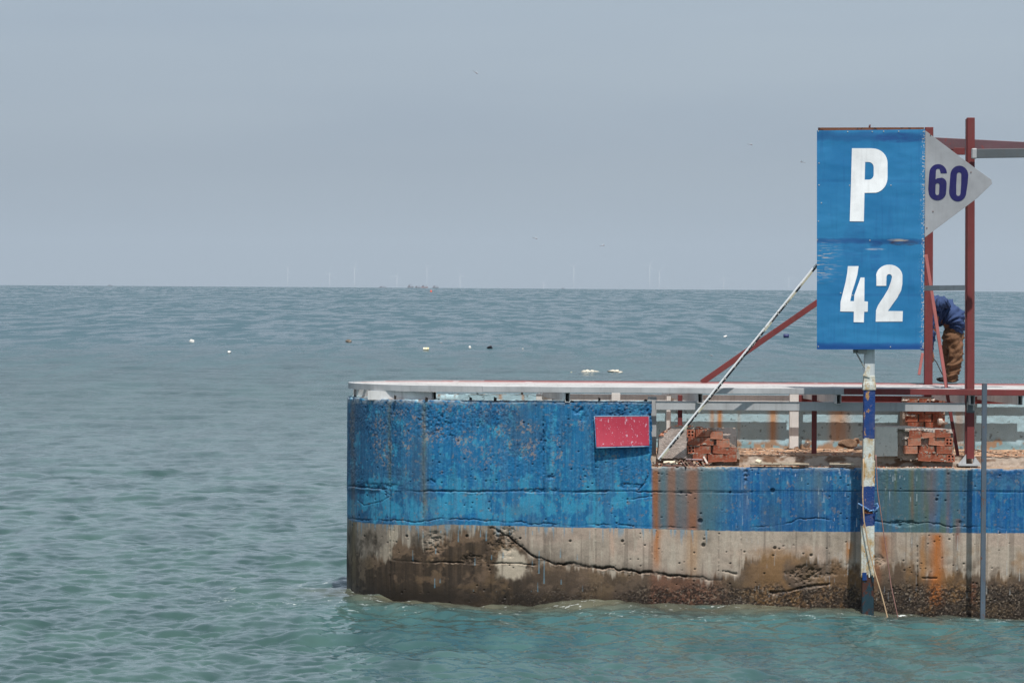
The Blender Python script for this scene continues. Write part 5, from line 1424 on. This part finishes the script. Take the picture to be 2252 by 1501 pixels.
body = [[(pel, .12), (W(2082, 700), .12), (chest, .13), (neck, .055), (W(2036, 688), .06), (head, .092), (W(2017, 704), .075)],
        [(0, 2), (shL, .06), (elL, .045), (haL, .030), (haL + Vector((-.01, 0, -.07)), .036)],
        [(0, 2), (shR, .06), (elR, .045), (haR, .030), (haR + Vector((-.01, 0, -.07)), .036)],
        [(0, 0), (hipL, .09), (W(2108, 778, -.10), .060), (W(2092, 832, -.10), .042)],
        [(0, 0), (hipR, .09), (W(2096, 776, .10), .060), (W(2087, 830, .10), .042)]]
for ci, h_ in ((1, haL), (2, haR)):
    for f in range(4):
        b0 = h_ + Vector((-.035 + .022 * f, -.005, -.09))
        body.append([(ci, 4), (b0, .011), (b0 + Vector((-.004, -.01, -.035)), .010), (b0 + Vector((-.008, .008, -.062 - .006 * (f in (1, 2)))), .008)])
    t0 = h_ + Vector((-.045, -.015, -.045)); body.append([(ci, 4), (t0, .012), (t0 + Vector((-.015, -.01, -.035)), .010)])
skinned('body', body, M['skin'], per)
# face and hair
mb = MB(); hd = (W(2017, 704) - neck).normalized()
fc = head + Vector((-.07, 0, -.06))
mb.rock(fc + Vector((-.035, 0, -.035)), (.016, .014, .02), 1, 2, 0)
mb.build('nose', M['skin'], per)
mb = MB()
for s_ in (-1, 1): MB().rock(head + Vector((-.075, s_ * .034, -.055)), (.012, .012, .012), 1, 2, 0).build('eye', M['shoe'], per)
for s_ in (-1, 1): MB().rock(head + Vector((0, s_ * .093, -.01)), (.028, .010, .034), 1, 2, 0).build('ear', M['skin'], per)
mb = MB(); mb.rock(head + Vector((.012, 0, .028)), (.110, .096, .088), 2, 3, .1); mb.build('hair', M['hair'], per)
# clothes as folded lofts
def cloth(name, rings, mat, seg=40, fold=.012, seed=0, closed=(True, True)):
    """rings: (centre, axis_a vector, axis_b vector); folds added along the surface"""
    V = []; F = []
    n = len(rings)
    m_ = 10
    C_ = []
    for i in range(n - 1):
        for t in range(m_):
            f = t / m_
            def cr(k): 
                a0 = rings[max(i - 1, 0)][k]; a1 = rings[i][k]; a2 = rings[i + 1][k]; a3 = rings[min(i + 2, n - 1)][k]
                return (a1 * 2 + (a2 - a0) * f + (a0 * 2 - a1 * 5 + a2 * 4 - a3) * f * f + (-a0 + a1 * 3 - a2 * 3 + a3) * f ** 3) * .5
            C_.append([cr(0), cr(1), cr(2)])
    C_.append(list(rings[-1]))
    for i, (c_, a_, b_) in enumerate(C_):
        for k in range(seg):
            t = 2 * math.pi * k / seg
            u_ = np.array([i * .22, k * .35]); 
            w1 = float(fbm(np.array([i * .35 + 2 * math.cos(t)]), np.array([2.2 * math.sin(t) + i * .12]), seed, 3)[0]) - .5
            w2 = float(vn(np.array([i * .9 + 3 * math.cos(t)]), np.array([3 * math.sin(t)]), seed + 5)[0]) - .5
            r = 1 + 0
            d = (a_ * math.cos(t) + b_ * math.sin(t))
            V.append(tuple(c_ + d + d.normalized() * fold * (2.4 * w1 + 1.2 * w2)))
    for i in range(len(C_) - 1):
        for k in range(seg):
            j = (k + 1) % seg
            F.append((i * seg + k, i * seg + j, (i + 1) * seg + j, (i + 1) * seg + k))
    if closed[0]: F.append(tuple(range(seg))[::-1])
    if closed[1]: F.append(tuple((len(C_) - 1) * seg + k for k in range(seg)))
    return newmesh(name, V, F, mat, per, True)
yv = Vector((0, 1, 0))
def ring(sx, sy, ax, az, wy, dy=0.0):
    """centre, in-plane half axis (px offsets), half width in depth"""
    a = P(sx + ax, sy + az, YPn) - P(sx, sy, YPn)
    return [W(sx, sy, dy), a, yv * wy]
cloth('shirt', [ring(2096, 728, 21, 8, .20), ring(2100, 716, 20, 0, .21), ring(2097, 702, 21, -13, .22), ring(2084, 690, 14, -26, .22), ring(2070, 685, 6, -32, .22), ring(2056, 684, 0, -33, .22), ring(2046, 686, -2, -22, .16), ring(2040, 687, -2, -12, .09)], M['jack'], 48, .026, 31)
cloth('sleeve', [ring(2088, 667, 4, 7, .03, -.22), ring(2082, 666, 2, 12, .06, -.23), ring(2068, 667, -2, 15, .07, -.24), ring(2054, 672, -6, 15, .075, -.24), ring(2046, 690, -10, 8, .075, -.23), ring(2047, 715, -9, 1, .06, -.22), ring(2047, 745, -8, 0, .055, -.20), ring(2045, 774, -6, 0, .045, -.17)], M['jack'], 28, .020, 32)
cloth('sleeve', [ring(2052, 690, -10, 8, .075, .2), ring(2042, 712, -9, 1, .06, .2), ring(2036, 742, -8, 0, .055, .17), ring(2032, 770, -6, 0, .045, .13)], M['jack'], 24, .012, 33)
cloth('trouser_leg', [ring(2098, 722, 18, 0, .10, -.08), ring(2098, 745, 20, 0, .105, -.09), ring(2101, 775, 15.5, 0, .09, -.10), ring(2098, 800, 15, 2, .08, -.10), ring(2094, 822, 12, 2, .07, -.10), ring(2091, 839, 10, 1, .065, -.10)], M['trou'], 30, .026, 34)
cloth('trouser_leg', [ring(2096, 722, 18, 0, .10, .08), ring(2090, 745, 17, 0, .105, .09), ring(2086, 775, 14, 0, .09, .10), ring(2084, 800, 12, 2, .08, .10), ring(2084, 822, 10, 2, .07, .10), ring(2084, 838, 9, 1, .065, .10)], M['trou'], 30, .014, 35)
for sx, dy in ((2088, -.10), (2080, .10)):
    mb = MB(); c_ = W(sx, 840, dy); c_.z = ZD + .035
    mb.rock(c_, (.13, .048, .036), 2, 3, .05); mb.build('shoe', M['shoe'], per)
cable = rope('cable', [(2042, 785, 42.05), (2050, 784, 42.1), (2060, 797, 42.1), (2072, 822, 42.1), (2084, 841, 42.1)], .006, paint_mat('dark_cable', lin(60, 56, 56)), 'thin dark cable arching down to the platform from the hand of the person', 'cable')

# ------------------------------------------------------------------ floats far out
def out(sx, sy_base, dy=0):
    """point on the sea seen at that pixel"""
    d = CM @ Vector(((sx - 1126) / FPX, -(sy_base - 750.5) / FPX, -1.0))
    t = CH / -d.z
    for _ in range(6):
        p = Vector((0, 0, CH)) + d * t; z = -(p.x ** 2 + p.y ** 2) / (2 * RE); t = (CH - z) / -d.z
    return Vector((0, 0, CH)) + d * t
fo_w = paint_mat('white_float', lin(236, 232, 226), lin(200, 176, 140), .62, .5, 6)
fo_b = paint_mat('brown_float', lin(132, 118, 104), lin(170, 160, 150), .6, .8, 6)
fo_k = paint_mat('dark_float', lin(66, 64, 72), lin(100, 92, 90), .66, .6, 5)
fo_n = paint_mat('navy_drum', lin(34, 44, 98), lin(60, 60, 70), .66, .5, 5)
fo_y = paint_mat('yellowed_float', lin(214, 204, 160), lin(240, 232, 210), .5, .7, 6)
def floatobj(name, sx, sy, wpx, hpx, mat, label, seed, shape='dome', cat='float', g='floats drifting beyond the platform'):
    p = out(sx, sy); k = p.y / FPX; w_ = wpx * k / 2; h_ = hpx * k
    mb = MB()
    if shape == 'dome': mb.rock(p + Vector((0, 0, h_ * .38)), (w_, w_, h_ * .62), seed, 3, .10)
    elif shape == 'drum': mb.tube([p + Vector((-w_, 0, h_ * .42)), p + Vector((-w_ * .9, 0, h_ * .42)), p + Vector((w_ * .9, 0, h_ * .42)), p + Vector((w_, 0, h_ * .42))], [h_ * .5, h_ * .58, h_ * .58, h_ * .5], 16)
    elif shape == 'block': mb.rock(p + Vector((0, 0, h_ * .35)), (w_, w_ * .5, h_ * .6), seed, 2, .5, True)
    return tag(mb.build(name, mat), label, cat, g)
floatobj('float', 422, 753.5, 11, 8.5, fo_w, 'white float farthest left on the open water', 1)
floatobj('float', 504, 777.5, 10, 6.5, fo_w, 'small white float with an orange waterline, right of the farthest left one', 2)
floatobj('float', 767, 752, 15, 7, fo_b, 'greyish brown float in the middle of the open water', 3, 'block')
floatobj('float', 937, 770, 13, 6.5, fo_y, 'yellowish oblong float left of the round white ball float', 4, 'drum')
floatobj('float', 1033.5, 766.5, 8, 8.5, fo_w, 'round white ball float close left of the dark float', 5)
floatobj('float', 1078, 767, 16, 8.5, fo_k, 'dark domed float right of the white ball float', 6)
floatobj('float', 1596, 742, 10, 5.5, fo_w, 'cream domed float seen left of the raking pole', 7)
floatobj('drum', 1729, 742, 12, 8, fo_n, 'navy blue drum floating between the red brace and the notice board', 8, 'drum', 'drum')
foam = paint_mat('dirty_foam', lin(212, 204, 188), lin(96, 84, 70), .56, .8, 2.2)
def foamlump(sx0, sx1, sy, hs, label, seed):
    pts = []; n = len(hs)
    mb = MB()
    for i, h_ in enumerate(hs):
        x = sx0 + (sx1 - sx0) * (i + .5) / n; p = out(x, sy); k = p.y / FPX
        mb.rock(p + Vector((0, 0, h_ * k * .35)), ((sx1 - sx0) / n * k * .95, .16, h_ * k * .62), seed + i, 2, .45)
    return tag(mb.build('foam_block', foam), label, 'foam block', 'dirty foam blocks adrift')
foamlump(1279, 1326, 819.5, [7, 8, 7.5, 6, 3], 'long dirty white foam block adrift, the left of the two', 11)
foamlump(1337, 1368, 819, [7, 9.5, 7, 3.5], 'short humped foam block adrift, the right of the two', 21)
floatobj('float', 1256, 819, 5, 2.5, fo_y, 'tiny floating scrap left of the foam blocks', 9, 'block')
floatobj('float', 1150, 768, 4, 3, fo_w, 'tiny white speck of a float right of the dark float', 10)
# orange marker near the horizon
p = out(948, 642); k = p.y / FPX
tag(MB().tube([p + Vector((0, 0, -.5)), p + Vector((0, 0, 2.2 * k)), p + Vector((0, 0, 4.4 * k))], [2.6 * k, 2.4 * k, .6 * k], 12).build('marker_buoy', paint_mat('orange_buoy', lin(220, 90, 60))), 'small orange marker buoy near the horizon', 'buoy')

# fishing fleet on the horizon
shm = paint_mat('ship_grey', lin(120, 122, 132), lin(130, 110, 110), .6, .7, .2)
shr = paint_mat('ship_red', lin(150, 122, 124), lin(120, 90, 90), .6, .7, .2)
def vessel(sx, lpx, hpx, label, seed, mat, base=None):
    r0 = 6300.0
    X = (sx - 1126) * r0 / FPX; k = r0 / FPX; rnd = random.Random(seed)
    zb = -(r0 ** 2) / (2 * RE) - .3
    v = thing('fishing_boat', (X, r0, zb), label, 'boat', 'boats on the horizon')
    L = lpx * k / 2
    MB().prism([(X - L, r0, zb + hpx * .34 * k), (X - L * .85, r0, zb - .6), (X + L * .8, r0, zb - .6), (X + L, r0, zb + hpx * .42 * k), (X + L * .6, r0, zb + hpx * .30 * k)], (0, 5, 0)).build('hull', mat, v)
    mb = MB(); mb.box(X - L * .7, X - L * .2, r0 + 1, r0 + 4, zb + hpx * .3 * k, zb + hpx * .68 * k); mb.build('wheelhouse', shm, v)
    mb = MB()
    for t in (-.45, .1, .5): mb.bar((X + L * t, r0 + 2, zb + hpx * .3 * k), (X + L * t, r0 + 2, zb + hpx * k * rnd.uniform(.75, 1.05)), .35, .35)
    mb.bar((X - L * .45, r0 + 2, zb + hpx * .85 * k), (X + L * .5, r0 + 2, zb + hpx * .5 * k), .2, .2)
    mb.build('rigging', shm, v)
for i, (sx, l, h_, lab, mt) in enumerate(((241, 11, 3.2, 'tiny dark boat on the horizon, far left', shm), (841, 17, 4.2, 'low dark boat on the horizon left of the cluster', shm), (902, 14, 9, 'boat with tall wheelhouse at the left end of the horizon cluster', shm),
                                   (918, 14, 6, 'grey boat second in the horizon cluster', shm), (933, 16, 8.5, 'reddish boat in the middle of the horizon cluster', shr), (957, 14, 7, 'boat at the right end of the horizon cluster', shm), (1238, 8, 3, 'tiny boat on the horizon right of the cluster', shm))):
    vessel(sx, l, h_, lab, i, mt)

# wind turbines beyond the horizon
tm = N('turbine_white'); tm.set('Base Color', (.8, .8, .8, 1)).set('Roughness', .4)
def turbine(sx, hub, rot, label, r0=46000.0):
    k = r0 / FPX; X = (sx - 1126) * k
    zb = -(r0 ** 2) / (2 * RE); hz = P(sx, hub, r0).z
    t = thing('wind_turbine', (X, r0, zb), label, 'wind turbine', 'offshore wind turbines on the horizon')
    MB().tube([(X, r0, zb), (X, r0, hz - 1.5)], [6.0, 3.6], 10).build('tower', tm.m, t)
    MB().bar((X, r0 - 3, hz), (X, r0 + 6, hz), 3.2, 3.2).build('nacelle', tm.m, t, .4)
    for b in range(3):
        a = math.radians(rot + 120 * b); d = Vector((math.sin(a), 0, math.cos(a)))
        MB().bar(Vector((X, r0 - 4, hz)), Vector((X, r0 - 4, hz)) + d * 105, 5.0, 1.4, up=(0, 1, 0), taper=.25).build('blade', tm.m, t)
tl = ['wind turbine left of the horizon fleet, farthest left of all', 'wind turbine second from the left, above the open water', 'wind turbine just left of the horizon boat cluster', 'faint wind turbine right above the low dark boat', 'tall wind turbine right above the horizon boat cluster', 'wind turbine right of the horizon boat cluster',
      'wind turbine near the middle of the horizon', 'tall wind turbine left of the raking pole, the brighter of a close pair', 'wind turbine, the right one of the close pair', 'wind turbine above the left part of the raking pole', 'wind turbine nearest to the notice board', 'low wind turbine between the middle ones']
for (sx, hub, rot), lab in zip(((632, 587, 165), (724, 600, 130), (779, 588, 20), (872, 606, 140), (938, 586, 80), (1011, 606, 340), (1261, 585, 170), (1428, 583, 30), (1449, 596, 50), (1591, 610, 345), (1734, 610, 335), (1195, 620, 150)), tl):
    turbine(sx, hub, rot, lab)

# ------------------------------------------------------------------ dragonflies
dgm = paint_mat('dragonfly_body', lin(70, 52, 50), lin(120, 70, 60), .5)
wgm = N('clear_wing'); wgm.set('Base Color', lin(190, 196, 200)).set('Roughness', .3).set('Alpha', .35)
def dragonfly(sx, sy, Y, L, tilt, label, flip=1, first=[None]):
    c_ = P(sx, sy, Y)
    if first[0] is None:
        t = thing('dragonfly', (0, 0, 0), 'x', 'dragonfly', 'dragonflies in the air')
        MB().tube([(-.60, 0, .06), (-.2, 0, .03), (.05, 0, 0), (.12, 0, 0), (.3, 0, -.02), (.36, 0, -.02), (.42, 0, -.01)], [.012, .022, .026, .05, .055, .03, .045], 8).build('body', dgm, t)
        for s_ in (-1, 1):
            for dx, sw in ((.12, -.10), (.24, .10)):
                V = [(dx, s_ * .04, .03), (dx + sw + .05, s_ * .55, .16), (dx + sw - .02, s_ * .62, .17), (dx + sw - .08, s_ * .5, .14), (dx - .07, s_ * .04, .03)]
                newmesh('wing', V, [(0, 1, 2, 3, 4)], wgm.m, t)
        first[0] = t; r = t
    else:
        t = first[0]; r = t.copy(); S.collection.objects.link(r)
        for ch in list(t.children):
            d = ch.copy(); S.collection.objects.link(d); d.parent = r
    r.location = c_; r.scale = (L, L, L); r.rotation_euler = (.25, math.radians(tilt), 0 if flip > 0 else math.pi)
    r['label'] = label
    for ch in r.children: ch.matrix_parent_inverse = Matrix()
for a in ((1046, 160, 34, .052, 32, 'dragonfly highest in the sky, left of the middle', 1), (1177, 524, 36, .05, 8, 'dragonfly low in the sky right of the middle, the left of the lower two', 1), (1325, 540, 36, .05, -14, 'dragonfly low in the sky, nearest above the horizon', 1),
          (1650, 318, 36, .05, 4, 'dragonfly in the sky left of the notice board, the farther one', 1), (1765, 357, 36, .05, -12, 'dragonfly closest to the left edge of the notice board', -1), (1563, 781, 36, .045, 14, 'pale dragonfly over the water above the red brace foot', 1), (968, 754, 36, .05, 5, 'brown dragonfly skimming over the water near the yellowish float', 1), (2056, 818, 41.8, .03, 20, 'tiny insect beside the knees of the bending person', 1)):
    dragonfly(*a)

# ------------------------------------------------------------------ haze
mb = MB(); mb.box(-18000, 18000, -60, 47500, -180, 520)
hz = mb.build('haze', None)
hm = bpy.data.materials.new('haze'); hm.use_nodes = True
t = hm.node_tree; t.nodes.clear()
o_ = t.nodes.new('ShaderNodeOutputMaterial'); v_ = t.nodes.new('ShaderNodeVolumePrincipled')
v_.inputs['Color'].default_value = (.78, .86, .92, 1); v_.inputs['Density'].default_value = 4.3e-5; v_.inputs['Anisotropy'].default_value = 0.2
t.links.new(v_.outputs[0], o_.inputs['Volume'])
hz.data.materials.append(hm)
tag(hz, kind='stuff')
